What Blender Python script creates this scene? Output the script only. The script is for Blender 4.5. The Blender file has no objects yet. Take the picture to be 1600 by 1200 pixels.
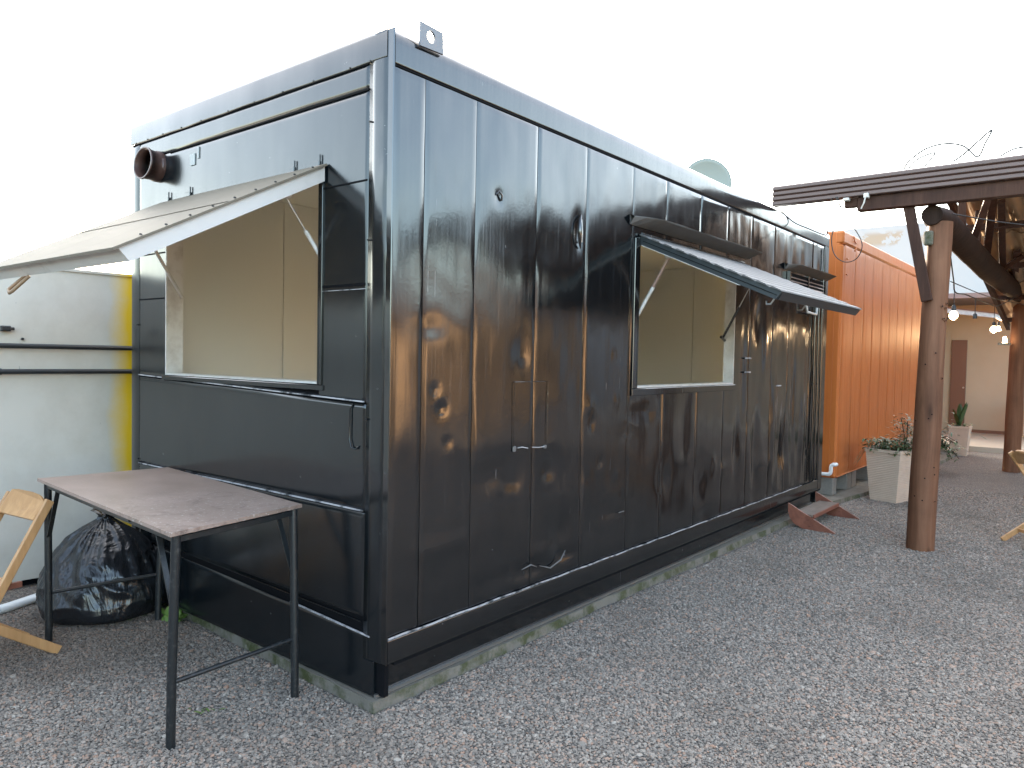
import bpy, bmesh, math, random
from mathutils import Vector, Matrix, noise
random.seed(7)
PI = math.pi
sc = bpy.context.scene
C = sc.collection

# ------------------------------------------------------------------ camera
CAM = Vector((2.4653, -2.2084, 1.5920))
YAW, PITCH, ROLL, FPX = 2.24779, -0.03602, 0.01933, 1169.73
d = Vector((math.cos(PITCH) * math.cos(YAW), math.cos(PITCH) * math.sin(YAW), math.sin(PITCH)))
r = d.cross(Vector((0, 0, 1))).normalized(); u = r.cross(d)
r2 = math.cos(ROLL) * r + math.sin(ROLL) * u
u2 = -math.sin(ROLL) * r + math.cos(ROLL) * u
cam = bpy.data.objects.new('camera', bpy.data.cameras.new('camera')); C.objects.link(cam)
M = Matrix((r2, u2, -d)).transposed().to_4x4(); M.translation = CAM
cam.matrix_world = M
cam.data.sensor_width = 36; cam.data.lens = 36 * FPX / 1600
cam.data.clip_start = 0.05; cam.data.clip_end = 600
sc.camera = cam

# ------------------------------------------------------------------ world and sun
SUN_DIR = Vector((-0.76, 0.65, 0.0)).normalized(); ELEV = math.radians(19)
w = bpy.data.worlds.new('World'); sc.world = w; w.use_nodes = True
nt = w.node_tree; bg = nt.nodes['Background']
sky = nt.nodes.new('ShaderNodeTexSky'); sky.sky_type = 'NISHITA'; sky.sun_disc = False
sky.sun_elevation = ELEV
sky.sun_rotation = math.atan2(SUN_DIR.x, SUN_DIR.y)
sky.air_density = 1.0; sky.dust_density = 2.5; sky.ozone_density = 1.0; sky.altitude = 700
# thin bright cloud veil over the blue sky
tcw = nt.nodes.new('ShaderNodeTexCoord'); mpw = nt.nodes.new('ShaderNodeMapping'); mpw.inputs['Scale'].default_value = (1, 1, 3.2)
nzw = nt.nodes.new('ShaderNodeTexNoise'); nzw.inputs['Scale'].default_value = 1.6; nzw.inputs['Detail'].default_value = 6; nzw.inputs['Roughness'].default_value = .55
rpw = nt.nodes.new('ShaderNodeValToRGB'); rpw.color_ramp.elements[0].position = .36; rpw.color_ramp.elements[0].color = (2.25, 1.98, 1.66, 1)
rpw.color_ramp.elements[1].position = .66; rpw.color_ramp.elements[1].color = (3.6, 3.05, 2.35, 1)
adw = nt.nodes.new('ShaderNodeMix'); adw.data_type = 'RGBA'; adw.blend_type = 'ADD'; adw.inputs[0].default_value = 1
nt.links.new(tcw.outputs['Generated'], mpw.inputs[0]); nt.links.new(mpw.outputs[0], nzw.inputs[0]); nt.links.new(nzw.outputs[0], rpw.inputs[0])
hsw = nt.nodes.new('ShaderNodeHueSaturation'); hsw.inputs['Saturation'].default_value = 1.0; hsw.inputs['Value'].default_value = 1.5
# haze scatters forward: the veil is brighter and warmer towards the sun
vdw = nt.nodes.new('ShaderNodeVectorMath'); vdw.operation = 'DOT_PRODUCT'
vdw.inputs[1].default_value = tuple(SUN_DIR * math.cos(ELEV) + Vector((0, 0, math.sin(ELEV))))
gmw = nt.nodes.new('ShaderNodeMapRange'); gmw.interpolation_type = 'SMOOTHSTEP'
gmw.inputs[1].default_value = -.10; gmw.inputs[2].default_value = .85; gmw.inputs[3].default_value = .22; gmw.inputs[4].default_value = 1.6
glw = nt.nodes.new('ShaderNodeMix'); glw.data_type = 'RGBA'; glw.blend_type = 'MULTIPLY'; glw.inputs[0].default_value = 1
nt.links.new(tcw.outputs['Generated'], vdw.inputs[0]); nt.links.new(vdw.outputs['Value'], gmw.inputs[0])
nt.links.new(rpw.outputs[0], glw.inputs[6]); nt.links.new(gmw.outputs[0], glw.inputs[7])
nt.links.new(sky.outputs[0], hsw.inputs['Color']); 
tnw = nt.nodes.new('ShaderNodeMix'); tnw.data_type = 'RGBA'; tnw.blend_type = 'MULTIPLY'; tnw.inputs[0].default_value = 1; tnw.inputs[7].default_value = (1.01, 1.01, .93, 1)
nt.links.new(hsw.outputs[0], tnw.inputs[6]); nt.links.new(tnw.outputs[2], adw.inputs[6]); nt.links.new(glw.outputs[2], adw.inputs[7])
nt.links.new(adw.outputs[2], bg.inputs[0]); bg.inputs[1].default_value = 0.15
L = bpy.data.lights.new('sun', 'SUN'); L.energy = 5.0; L.angle = math.radians(2); L.color = (1, 0.86, 0.68)
sun = bpy.data.objects.new('sun', L); C.objects.link(sun)
sv = SUN_DIR * math.cos(ELEV) + Vector((0, 0, math.sin(ELEV)))
sun.rotation_euler = sv.to_track_quat('Z', 'Y').to_euler()
sc.view_settings.view_transform = 'Standard'; sc.view_settings.look = 'None'
sc.view_settings.exposure = 2.42; sc.view_settings.gamma = 1
sc.view_settings.use_curve_mapping = False
sc.cycles.use_denoising = True
sc.cycles.max_bounces = 8; sc.cycles.diffuse_bounces = 5; sc.cycles.glossy_bounces = 4
sc.cycles.caustics_reflective = False; sc.cycles.caustics_refractive = False

# ------------------------------------------------------------------ helpers
class MB:
    def __init__(s): s.v = []; s.f = []; s.sm = []
    def add(s, vs, fs, smooth=False):
        k = len(s.v); s.v += [tuple(a) for a in vs]
        for f in fs: s.f.append([i + k for i in f]); s.sm.append(smooth)
        return s
    def box(s, a, b, m=None):
        x0, y0, z0 = a; x1, y1, z1 = b
        vs = [(x0,y0,z0),(x1,y0,z0),(x1,y1,z0),(x0,y1,z0),(x0,y0,z1),(x1,y0,z1),(x1,y1,z1),(x0,y1,z1)]
        if m: vs = [m @ Vector(v) for v in vs]
        return s.add(vs, [(3,2,1,0),(4,5,6,7),(0,1,5,4),(1,2,6,5),(2,3,7,6),(3,0,4,7)])
    def bevbox(s, a, b, e=0.004, m=None):
        bm = bmesh.new()
        bmesh.ops.create_cube(bm, size=1)
        for v in bm.verts:
            v.co = Vector([(a[i] + b[i]) / 2 + v.co[i] * (b[i] - a[i]) for i in range(3)])
        bmesh.ops.bevel(bm, geom=list(bm.edges), offset=e, segments=1, affect='EDGES')
        bm.verts.index_update()
        vs = [(m @ v.co if m else v.co.copy()) for v in bm.verts]
        fs = [[v.index for v in f.verts] for f in bm.faces]
        bm.free(); return s.add(vs, fs)
    def tube(s, pts, rad, n=10, cap=True, smooth=True, rads=None):
        pts = [Vector(p) for p in pts]; k = len(pts); rings = []
        t0 = (pts[1] - pts[0]).normalized()
        up = Vector((0, 0, 1)) if abs(t0.z) < .9 else Vector((1, 0, 0))
        a = t0.cross(up).normalized()
        for i, p in enumerate(pts):
            t = (pts[min(i + 1, k - 1)] - pts[max(i - 1, 0)]).normalized()
            a = (a - t * a.dot(t)).normalized(); b = t.cross(a)
            rr = rads[i] if rads else rad
            rings.append([p + (a * math.cos(2*PI*j/n) + b * math.sin(2*PI*j/n)) * rr for j in range(n)])
        vs = [q for ring in rings for q in ring]
        fs = [(i*n + j, i*n + (j+1) % n, (i+1)*n + (j+1) % n, (i+1)*n + j) for i in range(k-1) for j in range(n)]
        s.add(vs, fs, smooth)
        if cap:
            s.add(rings[0], [tuple(range(n))[::-1]]); s.add(rings[-1], [tuple(range(n))])
        return s
    def bar(s, p, q, wd, th, side=None, e=0.0):
        """rectangular bar from p to q; side = direction of the width"""
        p, q = Vector(p), Vector(q); t = (q - p); ln = t.length; t.normalize()
        side = Vector(side) if side else Vector((0, 0, 1)).cross(t)
        if side.length < 1e-4: side = Vector((1, 0, 0))
        side = (side - t * side.dot(t)).normalized(); n = t.cross(side)
        m = Matrix((side, n, t)).transposed().to_4x4(); m.translation = p
        if e: return s.bevbox((-wd/2, -th/2, 0), (wd/2, th/2, ln), e, m)
        return s.box((-wd/2, -th/2, 0), (wd/2, th/2, ln), m)
    def prism(s, poly, dirv):
        """extrude the polygon by the vector dirv"""
        dv = Vector(dirv); n = len(poly); a = [Vector(p) for p in poly]; b = [p + dv for p in a]
        return s.add(a + b, [tuple(range(n))[::-1], tuple(range(n, 2*n))] + [(i, (i+1) % n, (i+1) % n + n, i + n) for i in range(n)])

def obj(name, mb, mat, parent=None, label=None, kind=None):
    me = bpy.data.meshes.new(name)
    off = parent_loc(parent)
    me.from_pydata([tuple(Vector(v) - off) for v in mb.v], [], mb.f)
    me.polygons.foreach_set('use_smooth', mb.sm)
    bm = bmesh.new(); bm.from_mesh(me); bmesh.ops.recalc_face_normals(bm, faces=bm.faces); bm.to_mesh(me); bm.free()
    me.materials.append(mat); me.update()
    o = bpy.data.objects.new(name, me); C.objects.link(o)
    if parent: o.parent = parent
    if label: o['label'] = label
    if kind: o['kind'] = kind
    return o
def parent_loc(p):
    v = Vector((0, 0, 0))
    while p is not None:
        if p.type == 'EMPTY': v += p.location
        p = p.parent
    return v
def tag(o, label, cat, group=None):
    o['label'] = label; o['category'] = cat
    if group: o['group'] = group
    return o
def thing(name, loc, label, cat, group=None):
    o = bpy.data.objects.new(name, None); C.objects.link(o); o.location = loc
    o.empty_display_size = .1
    return tag(o, label, cat, group)
def struct(name, mb, mat):
    return obj(name, mb, mat, kind='structure')

# ------------------------------------------------------------------ materials
def mat(name, col, rough=.6, metal=0.0, spec=.5, build=None):
    m = bpy.data.materials.new(name); m.use_nodes = True
    b = m.node_tree.nodes['Principled BSDF']
    b.inputs['Base Color'].default_value = (*col, 1); b.inputs['Roughness'].default_value = rough
    b.inputs['Metallic'].default_value = metal; b.inputs['Specular IOR Level'].default_value = spec
    if build: build(NB(m, b))
    return m
class NB:
    def __init__(s, m, b):
        s.t = m.node_tree; s.b = b
        s.pos = s.n('ShaderNodeNewGeometry').outputs['Position']
    def n(s, t, **k):
        x = s.t.nodes.new(t)
        for a, v in k.items(): setattr(x, a, v)
        return x
    def lk(s, a, b): s.t.links.new(a, b)
    def map(s, sc_=(1, 1, 1), src=None, rot=(0, 0, 0)):
        m = s.n('ShaderNodeMapping'); m.inputs['Scale'].default_value = sc_; m.inputs['Rotation'].default_value = rot
        s.lk(src or s.pos, m.inputs[0]); return m.outputs[0]
    def noise(s, vec, scale, det=4, rough=.55, dist=0):
        x = s.n('ShaderNodeTexNoise'); x.inputs['Scale'].default_value = scale; x.inputs['Detail'].default_value = det
        x.inputs['Roughness'].default_value = rough; x.inputs['Distortion'].default_value = dist
        s.lk(vec, x.inputs[0]); return x.outputs[0]
    def vor(s, vec, scale, feat='F1', out=0):
        x = s.n('ShaderNodeTexVoronoi', feature=feat); x.inputs['Scale'].default_value = scale
        s.lk(vec, x.inputs[0]); return x.outputs[out]
    def ramp(s, fac, stops):
        x = s.n('ShaderNodeValToRGB'); el = x.color_ramp.elements
        while len(el) < len(stops): el.new(.5)
        for e, (p, c) in zip(el, stops):
            e.position = p; e.color = (*c, 1) if isinstance(c, tuple) else (c, c, c, 1)
        s.lk(fac, x.inputs[0]); return x.outputs[0]
    def mix(s, fac, a, b, mode='MIX'):
        x = s.n('ShaderNodeMix', data_type='RGBA', blend_type=mode)
        for i, v in ((0, fac), (6, a), (7, b)):
            if hasattr(v, 'links') or isinstance(v, bpy.types.NodeSocket): s.lk(v, x.inputs[i])
            elif isinstance(v, tuple): x.inputs[i].default_value = (*v, 1)
            else: x.inputs[i].default_value = v
        return x.outputs[2]
    def math(s, op, a, b=0.0, clamp=False):
        x = s.n('ShaderNodeMath', operation=op, use_clamp=clamp)
        for i, v in ((0, a), (1, b)):
            if isinstance(v, bpy.types.NodeSocket): s.lk(v, x.inputs[i])
            else: x.inputs[i].default_value = v
        return x.outputs[0]
    def sep(s): 
        x = s.n('ShaderNodeSeparateXYZ'); s.lk(s.pos, x.inputs[0]); return x.outputs
    def bump(s, h, dist, strength=1, prev=None):
        x = s.n('ShaderNodeBump'); x.inputs['Distance'].default_value = dist; x.inputs['Strength'].default_value = strength
        s.lk(h, x.inputs['Height'])
        if prev: s.lk(prev, x.inputs['Normal'])
        s.lk(x.outputs[0], s.b.inputs['Normal']); return x.outputs[0]
    def col(s, c): s.lk(c, s.b.inputs['Base Color'])
    def rough(s, c): s.lk(c, s.b.inputs['Roughness'])

def build_black(n):
    """old black enamel: vertical brush streaks, dust runs, pale scratches"""
    v1 = n.map((28, 28, .9)); v2 = n.map((95, 95, 1.6)); v3 = n.map((9, 9, .35))
    s1 = n.noise(v1, 1.0, 5, .6); s2 = n.noise(v2, 1.0, 3, .6); s3 = n.noise(v3, 1, 3)
    blot = n.noise(n.pos, 2.3, 4, .6)
    dust = n.math('MULTIPLY', n.ramp(s2, [(.52, 0.0), (.75, 1.0)]), n.ramp(blot, [(.35, 0.0), (.65, 1.0)]))
    dust = n.math('MULTIPLY', dust, .55)
    c = n.mix(dust, (.0030, .0038, .0046), (.021, .023, .026))
    # thin pale vertical scratches
    v4 = n.map((42, 42, .22)); sc4 = n.ramp(n.noise(v4, 1, 2, .5), [(.735, 0.0), (.752, 1.0)])
    brk = n.ramp(n.noise(n.map((6, 6, 5)), 1, 5, .7), [(.5, 0.0), (.58, 1.0)])
    scm = n.math('MULTIPLY', sc4, brk)
    # chips
    ch = n.math('MULTIPLY', n.ramp(n.noise(n.pos, 34, 3, .5), [(.735, 0.0), (.75, 1.0)]), n.ramp(n.noise(n.pos, 3.1, 2), [(.5, 0.0), (.6, 1.0)]))
    pale = n.math('MULTIPLY', n.math('MAXIMUM', scm, ch), .5)
    c = n.mix(pale, c, (.28, .26, .25)); n.col(c)
    rr = n.math('ADD', n.math('MULTIPLY', s1, .09), .075)
    rr = n.math('ADD', rr, n.math('MULTIPLY', n.ramp(blot, [(.4, 0.0), (.75, 1.0)]), .07))
    rr = n.math('ADD', rr, n.math('MULTIPLY', dust, .25)); n.rough(rr)
    b1 = n.bump(s1, .0009, .4)
    b2 = n.bump(s3, .003, .32, b1)
    n.bump(n.noise(n.pos, 60, 3, .6), .0003, .6, b2)
    n.b.inputs['Coat Weight'].default_value = 0.0
BLACK = mat('black_enamel', (.012, .014, .016), .14, spec=.85, build=build_black)
BLACK.node_tree.nodes['Principled BSDF'].inputs['IOR'].default_value = 1.6
def build_end(n):
    s1 = n.noise(n.map((14, 14, 1.4)), 1, 4, .6); blot = n.noise(n.pos, 3, 5, .6)
    dr = n.math('MULTIPLY', n.ramp(n.noise(n.map((50, 50, .6)), 1, 3, .6), [(.62, 0.0), (.75, 1.0)]), n.ramp(blot, [(.5, 0.0), (.62, 1.0)]))
    ch = n.math('MULTIPLY', n.ramp(n.noise(n.pos, 42, 3, .5), [(.72, 0.0), (.735, 1.0)]), n.ramp(n.noise(n.pos, 2.7, 2), [(.48, 0.0), (.6, 1.0)]))
    c = n.mix(n.math('MULTIPLY', dr, .25), (.0045, .0065, .008), (.07, .07, .068))
    c = n.mix(n.math('MULTIPLY', ch, .5), c, (.33, .31, .28)); n.col(c)
    n.rough(n.math('ADD', n.math('MULTIPLY', s1, .10), n.math('ADD', .10, n.math('MULTIPLY', blot, .08))))
    b1 = n.bump(s1, .001, .5); n.bump(n.noise(n.pos, 1.7, 2), .02, .25, b1)
BLACK_END = mat('black_enamel_end', (.012, .014, .016), .16, spec=.56, build=build_end)
BLACK_END.node_tree.nodes['Principled BSDF'].inputs['IOR'].default_value = 1.6
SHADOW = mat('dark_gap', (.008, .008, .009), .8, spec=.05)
def build_worn(n):
    f = n.ramp(n.noise(n.map((14, 14, 14)), 1, 5, .7), [(.38, 0.0), (.52, 1.0)])
    n.col(n.mix(f, (.03, .033, .036), (.42, .40, .40)))
WORN = mat('worn_paint_edge', (.4, .4, .4), .6, build=build_worn)
SCRAPE = mat('scraped_enamel', (.12, .115, .11), .4)
def build_cream(n):
    n.col(n.mix(n.noise(n.pos, 1.2, 4), (.53, .515, .465), (.59, .575, .525)))
CREAM = mat('cream_lining', (.5, .47, .36), .5, build=build_cream)
def build_whitep(n):
    f = n.ramp(n.noise(n.map((8, 8, 8)), 1, 5, .65), [(.45, 0.0), (.75, 1.0)])
    n.col(n.mix(f, (.58, .56, .52), (.40, .36, .31)))
WHITE = mat('white_paint', (.74, .72, .68), .55, build=build_whitep)
def build_flapwhite(n):
    f = n.ramp(n.noise(n.pos, 5, 6, .65), [(.55, 0.0), (.78, 1.0)])
    x = n.sep()[0]
    g = n.math('MULTIPLY', f, n.ramp(n.math('MULTIPLY', n.math('ADD', x, 0.9), -1.2), [(.0, .25), (.8, 1.0)]))
    n.col(n.mix(g, (.52, .49, .46), (.12, .095, .07)))
FLAPW = mat('white_flap_edge', (.74, .72, .68), .5, build=build_flapwhite)
def build_sheet(n):
    f = n.noise(n.map((3, 22, 3)), 1, 4)
    n.col(n.mix(f, (.12, .102, .078), (.19, .165, .13))); n.rough(n.math('ADD', n.math('MULTIPLY', f, .2), .5))
SHEET = mat('weathered_sheet', (.25, .23, .2), .4, spec=.03, build=build_sheet)
DARKBOARD = mat('dark_painted_board', (.018, .024, .028), .35)
def build_roofing(n):
    f = n.noise(n.pos, 9, 5, .6)
    n.col(n.mix(f, (.085, .082, .078), (.15, .145, .14)))
GREYSHEET = mat('grey_flap_sheet', (.25, .24, .23), .6, spec=.3, build=build_roofing)
METAL = mat('zinc_metal', (.45, .44, .42), .35, metal=.9)
RUSTMETAL = mat('brown_strut', (.30, .20, .16), .4, metal=.3)
def build_pipe(n):
    f = n.noise(n.pos, 30, 4)
    n.col(n.mix(f, (.050, .026, .022), (.085, .045, .035)))
BROWNPIPE = mat('brown_plastic_pipe', (.06, .03, .03), .35, build=build_pipe)
def build_orange(n):
    f = n.noise(n.pos, 1.8, 5, .6); s = n.noise(n.map((20, 20, .8)), 1, 4, .6)
    c = n.mix(f, (.42, .112, .024), (.52, .155, .034))
    c = n.mix(n.math('MULTIPLY', n.ramp(s, [(.5, 0.0), (.8, 1.0)]), .35), c, (.30, .065, .015))
    st = n.ramp(n.noise(n.pos, 13, 5, .7), [(.70, 0.0), (.76, 1.0)])
    c = n.mix(n.math('MULTIPLY', st, .4), c, (.28, .07, .03)); n.col(c)
    n.rough(n.math('ADD', n.math('MULTIPLY', s, .15), .40))
    n.bump(f, .015, .5)
ORANGE = mat('orange_paint', (.65, .2, .035), .35, spec=.28, build=build_orange)
def build_wallwhite(n):
    p = n.sep(); f = n.noise(n.pos, 2.2, 6, .65); g = n.noise(n.map((3, 3, 3)), 1, 8, .7)
    c = n.mix(n.ramp(f, [(.4, 0.0), (.8, 1.0)]), (.60, .55, .475), (.48, .425, .35))
    wob = n.math('MULTIPLY', n.math('SUBTRACT', f, .5), .16)
    yl = n.ramp(n.math('ADD', n.math('MULTIPLY', n.math('ADD', p[1], wob), 4.0), -.10), [(.45, 0.0), (1.0, 1.0)])
    c = n.mix(yl, c, (.80, .50, .02))
    scr = n.ramp(n.noise(n.map((40, 40, 12)), 1, 3, .6), [(.73, 0.0), (.76, 1.0)])
    c = n.mix(n.math('MULTIPLY', scr, .6), c, (.2, .17, .15))
    n.col(c); n.bump(f, .01, .3)
WALLW = mat('white_metal_wall', (.66, .66, .64), .42, build=build_wallwhite)
BLKPIPE = mat('black_pipe', (.02, .022, .024), .35)
PVC = mat('white_pvc', (.72, .72, .70), .3)
def build_conc(n):
    f = n.noise(n.pos, 6, 6, .65); g = n.noise(n.pos, 60, 4, .6)
    c = n.mix(f, (.11, .095, .073), (.20, .178, .143)); c = n.mix(n.math('MULTIPLY', g, .4), c, (.12, .115, .1))
    ms = n.ramp(n.noise(n.pos, 4.5, 6, .7), [(.44, 0.0), (.58, 1.0)])
    nrm = n.n('ShaderNodeNewGeometry').outputs['Normal']
    sx = n.n('ShaderNodeSeparateXYZ'); n.lk(nrm, sx.inputs[0])
    side = n.math('SUBTRACT', 1.25, sx.outputs[2])
    c = n.mix(n.math('MULTIPLY', n.math('MULTIPLY', ms, .85), side, True), c, (.04, .047, .010)); n.col(c)
    n.bump(g, .006, .8)
CONC = mat('old_mossy_concrete', (.3, .28, .25), .85, build=build_conc)
BLOCK = mat('concrete_block', (.30, .29, .27), .9, build=lambda n: (n.col(n.mix(n.noise(n.pos, 40, 5), (.15, .138, .118), (.24, .222, .195))), n.bump(n.noise(n.pos, 80, 4), .004, .8)))
def build_wood(c0, c1, scale=(30, 30, 2.2), dark=.35):
    def f(n):
        tc = n.n('ShaderNodeTexCoord').outputs['Object']
        g = n.noise(n.map(scale, tc), 1, 6, .65, .6); b = n.noise(tc, 2.5, 4)
        c = n.mix(n.ramp(g, [(.3, 0.0), (.7, 1.0)]), c0, c1)
        k = n.ramp(n.vor(n.map((scale[0]*.3, scale[1]*.3, scale[2]*1.2), tc), 1), [(.04, 0.0), (.13, 1.0)])
        c = n.mix(n.math('MULTIPLY', n.math('SUBTRACT', 1.0, k), .7), c, tuple(x * dark for x in c0))
        c = n.mix(n.math('MULTIPLY', n.ramp(b, [(.45, 0.0), (.75, 1.0)]), .5), c, tuple(x * .6 for x in c0)); n.col(c)
        n.bump(g, .004, .6)
    return f
POLE = mat('eucalyptus_pole', (.2, .12, .08), .65, spec=.2, build=build_wood((.11, .046, .024), (.215, .102, .056), (14, 14, 1.1), .12))
LOGM = mat('dark_log', (.06, .03, .02), .75, spec=.15, build=build_wood((.016, .008, .005), (.040, .022, .015), (14, 14, 1.1), .12))
BEAMW = mat('stained_beam', (.1, .05, .03), .6, spec=.2, build=build_wood((.034, .014, .009), (.075, .034, .021), (18, 18, 1.5)))
CHAIRW = mat('varnished_pine', (.5, .28, .12), .4, build=build_wood((.40, .205, .080), (.58, .33, .15), (22, 22, 2.0), .3))
REDW = mat('red_stained_wood', (.2, .06, .035), .5, build=build_wood((.17, .058, .035), (.27, .10, .06), (20, 20, 20), .4))
def build_top(n):
    f = n.noise(n.pos, 5, 6, .65); g = n.noise(n.pos, 120, 3, .7)
    c = n.mix(n.ramp(f, [(.3, 0.0), (.7, 1.0)]), (.24, .170, .132), (.34, .245, .20))
    c = n.mix(n.math('MULTIPLY', n.ramp(g, [(.55, 0.0), (.8, 1.0)]), .5), c, (.34, .28, .25))
    sp = n.math('MULTIPLY', n.ramp(n.noise(n.pos, 48, 4, .6), [(.68, 0.0), (.71, 1.0)]), n.ramp(n.sep()[0], [(.0, 0.0), (1.0, 1.0)]))
    sp = n.ramp(n.noise(n.pos, 55, 4, .65), [(.60, 0.0), (.64, 1.0)])
    zone = n.ramp(n.math('ADD', n.sep()[0], 1.55), [(.25, .08), (.85, 1.0)])
    c = n.mix(n.math('MULTIPLY', n.math('MULTIPLY', sp, .75), zone), c, (.5, .44, .38))
    st = n.ramp(n.noise(n.map((9, 9, 9)), 1, 5, .7, 1.0), [(.53, 0.0), (.66, 1.0)])
    c = n.mix(n.math('MULTIPLY', n.math('MULTIPLY', st, .6), zone), c, (.085, .055, .045)); n.col(c)
    n.rough(n.math('ADD', .34, n.math('MULTIPLY', f, .2))); n.bump(g, .001, .4)
TOP = mat('worn_brown_tabletop', (.2, .15, .12), .5, build=build_top)
FRAME = mat('table_black_steel', (.02, .021, .022), .4, build=lambda n: n.col(n.mix(n.math('MULTIPLY', n.ramp(n.noise(n.pos, 40, 4, .7), [(.55, 0.0), (.7, 1.0)]), .5), (.012, .014, .015), (.085, .08, .075))))
BAG = mat('black_bin_bag', (.010, .011, .013), .27, spec=.6, build=lambda n: n.bump(n.noise(n.map((3, 3, 1.2)), 2.4, 3, .5, 2.2), .06, .35))
def build_gutter(n):
    n.col(n.mix(n.noise(n.map((1.5, 30, 30)), 1, 4), (.085, .052, .044), (.135, .085, .073)))
GUTTER = mat('brown_ribbed_metal', (.1, .065, .055), .4, build=build_gutter)
def build_fibre(n):
    f = n.noise(n.pos, 2.5, 6, .6)
    n.col(n.mix(f, (.34, .235, .145), (.48, .35, .225)))
    tr = n.b.inputs.get('Transmission Weight')
FIBRE = mat('tan_corrugated_roofing', (.5, .33, .18), .7, build=build_fibre)
def build_beige(n):
    f = n.noise(n.pos, 1.5, 5, .6)
    n.col(n.mix(f, (.33, .26, .18), (.41, .325, .23)))
BEIGE = mat('beige_plaster', (.55, .45, .36), .8, build=build_beige)
def build_farwhite(n):
    z = n.sep()[2]; f = n.noise(n.pos, 1.1, 8, .68)
    band = n.math('MULTIPLY', n.ramp(n.math('MULTIPLY', z, .1), [(.475, 0.0), (.487, 1.0)]), n.ramp(n.math('MULTIPLY', z, .1), [(.51, 1.0), (.522, 0.0)]))
    m = n.math('MULTIPLY', band, n.ramp(f, [(.52, 0.0), (.55, 1.0)]))
    c = n.mix(n.noise(n.pos, .7, 5), (.42, .415, .41), (.34, .345, .355)); c = n.mix(m, c, (.34, .27, .2)); n.col(c)
FARW = mat('white_plaster_wall', (.7, .7, .7), .8, build=build_farwhite)
DOORW = mat('brown_door', (.13, .055, .030), .5)
TILE = mat('beige_floor_tile', (.4, .35, .28), .4)
PLANTER = mat('planter_resin', (.62, .50, .45), .6, build=lambda n: n.col(n.mix(n.noise(n.pos, 12, 5), (.50, .385, .29), (.62, .49, .385))))
SOIL = mat('potting_soil', (.03, .02, .015), .95)
LEAF = mat('green_leaf', (.045, .085, .03), .45, build=lambda n: n.col(n.mix(n.noise(n.pos, 25, 2), (.022, .055, .018), (.075, .13, .045))))
LEAFV = mat('variegated_leaf', (.25, .3, .15), .45, build=lambda n: n.col(n.mix(n.noise(n.pos, 40, 2), (.10, .16, .06), (.42, .42, .28))))
WEED = mat('weed_leaf', (.10, .17, .03), .5)
RUBBER = mat('black_cable', (.01, .01, .01), .5)
SOCKET = mat('bulb_socket', (.02, .02, .02), .5)
def emis(name, col, st):
    m = mat(name, (1, 1, 1), .3); b = m.node_tree.nodes['Principled BSDF']
    b.inputs['Emission Color'].default_value = (*col, 1); b.inputs['Emission Strength'].default_value = st; return m
BULB = emis('lit_bulb', (1, .72, .40), 5)
BULBC = mat('unlit_bulb', (.6, .5, .4), .1)
def build_dirt(n, near=True):
    p = n.pos
    ce = n.vor(p, 95, out=1); d = n.vor(p, 95)
    ce2 = n.vor(p, 60, out=1)
    sx = n.n('ShaderNodeSeparateColor'); n.lk(ce, sx.inputs[0])
    c = n.ramp(sx.outputs[0], [(0.0, (.115, .10, .087)), (.3, (.19, .168, .145)), (.6, (.255, .225, .192)), (.85, (.32, .225, .165)), (1.0, (.42, .38, .325))])
    c = n.mix(n.ramp(d, [(.25, 0.0), (.75, .75)]), c, (.04, .038, .036))
    big = n.noise(p, .55, 5, .6)
    c = n.mix(n.math('MULTIPLY', n.ramp(big, [(.5, 0.0), (.7, 1.0)]), .35), c, (.075, .062, .05)); n.col(c)
    h = n.math('MULTIPLY', d, -1.0); b = n.bump(h, .010, .9)
    n.bump(n.noise(p, 3.0, 4), .05, .5, b)
GROUND = mat('gravel_ground', (.13, .13, .13), .85, build=build_dirt)
def build_stone(n):
    oi = n.n('ShaderNodeObjectInfo'); rnd = oi.outputs['Random']
    c = n.ramp(rnd, [(0.0, (.135, .112, .092)), (.2, (.195, .165, .136)), (.45, (.26, .220, .180)), (.72, (.32, .267, .216)), (.86, (.37, .22, .145)), (.95, (.36, .30, .245)), (1.0, (.43, .375, .31))])
    f = n.noise(n.pos, 90, 3); c = n.mix(n.math('MULTIPLY', f, .35), c, (.07, .065, .06))
    big = n.noise(n.pos, .8, 5, .65)
    c = n.mix(n.math('MULTIPLY', n.ramp(big, [(.48, 0.0), (.68, 1.0)]), .45), c, (.085, .067, .052))
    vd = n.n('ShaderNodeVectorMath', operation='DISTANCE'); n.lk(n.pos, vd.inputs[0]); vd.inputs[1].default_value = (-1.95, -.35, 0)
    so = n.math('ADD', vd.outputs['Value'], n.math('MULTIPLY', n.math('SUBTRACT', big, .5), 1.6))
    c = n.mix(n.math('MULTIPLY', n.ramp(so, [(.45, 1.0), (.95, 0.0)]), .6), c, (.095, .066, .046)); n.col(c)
STONE = mat('crushed_stone', (.2, .2, .2), .8, build=build_stone)

# ------------------------------------------------------------------ ground
g = MB(); g.add([(-200, -200, 0), (200, -200, 0), (200, 200, 0), (-200, 200, 0)], [(0, 1, 2, 3)])
struct('gravel_ground', g, GROUND)

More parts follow.
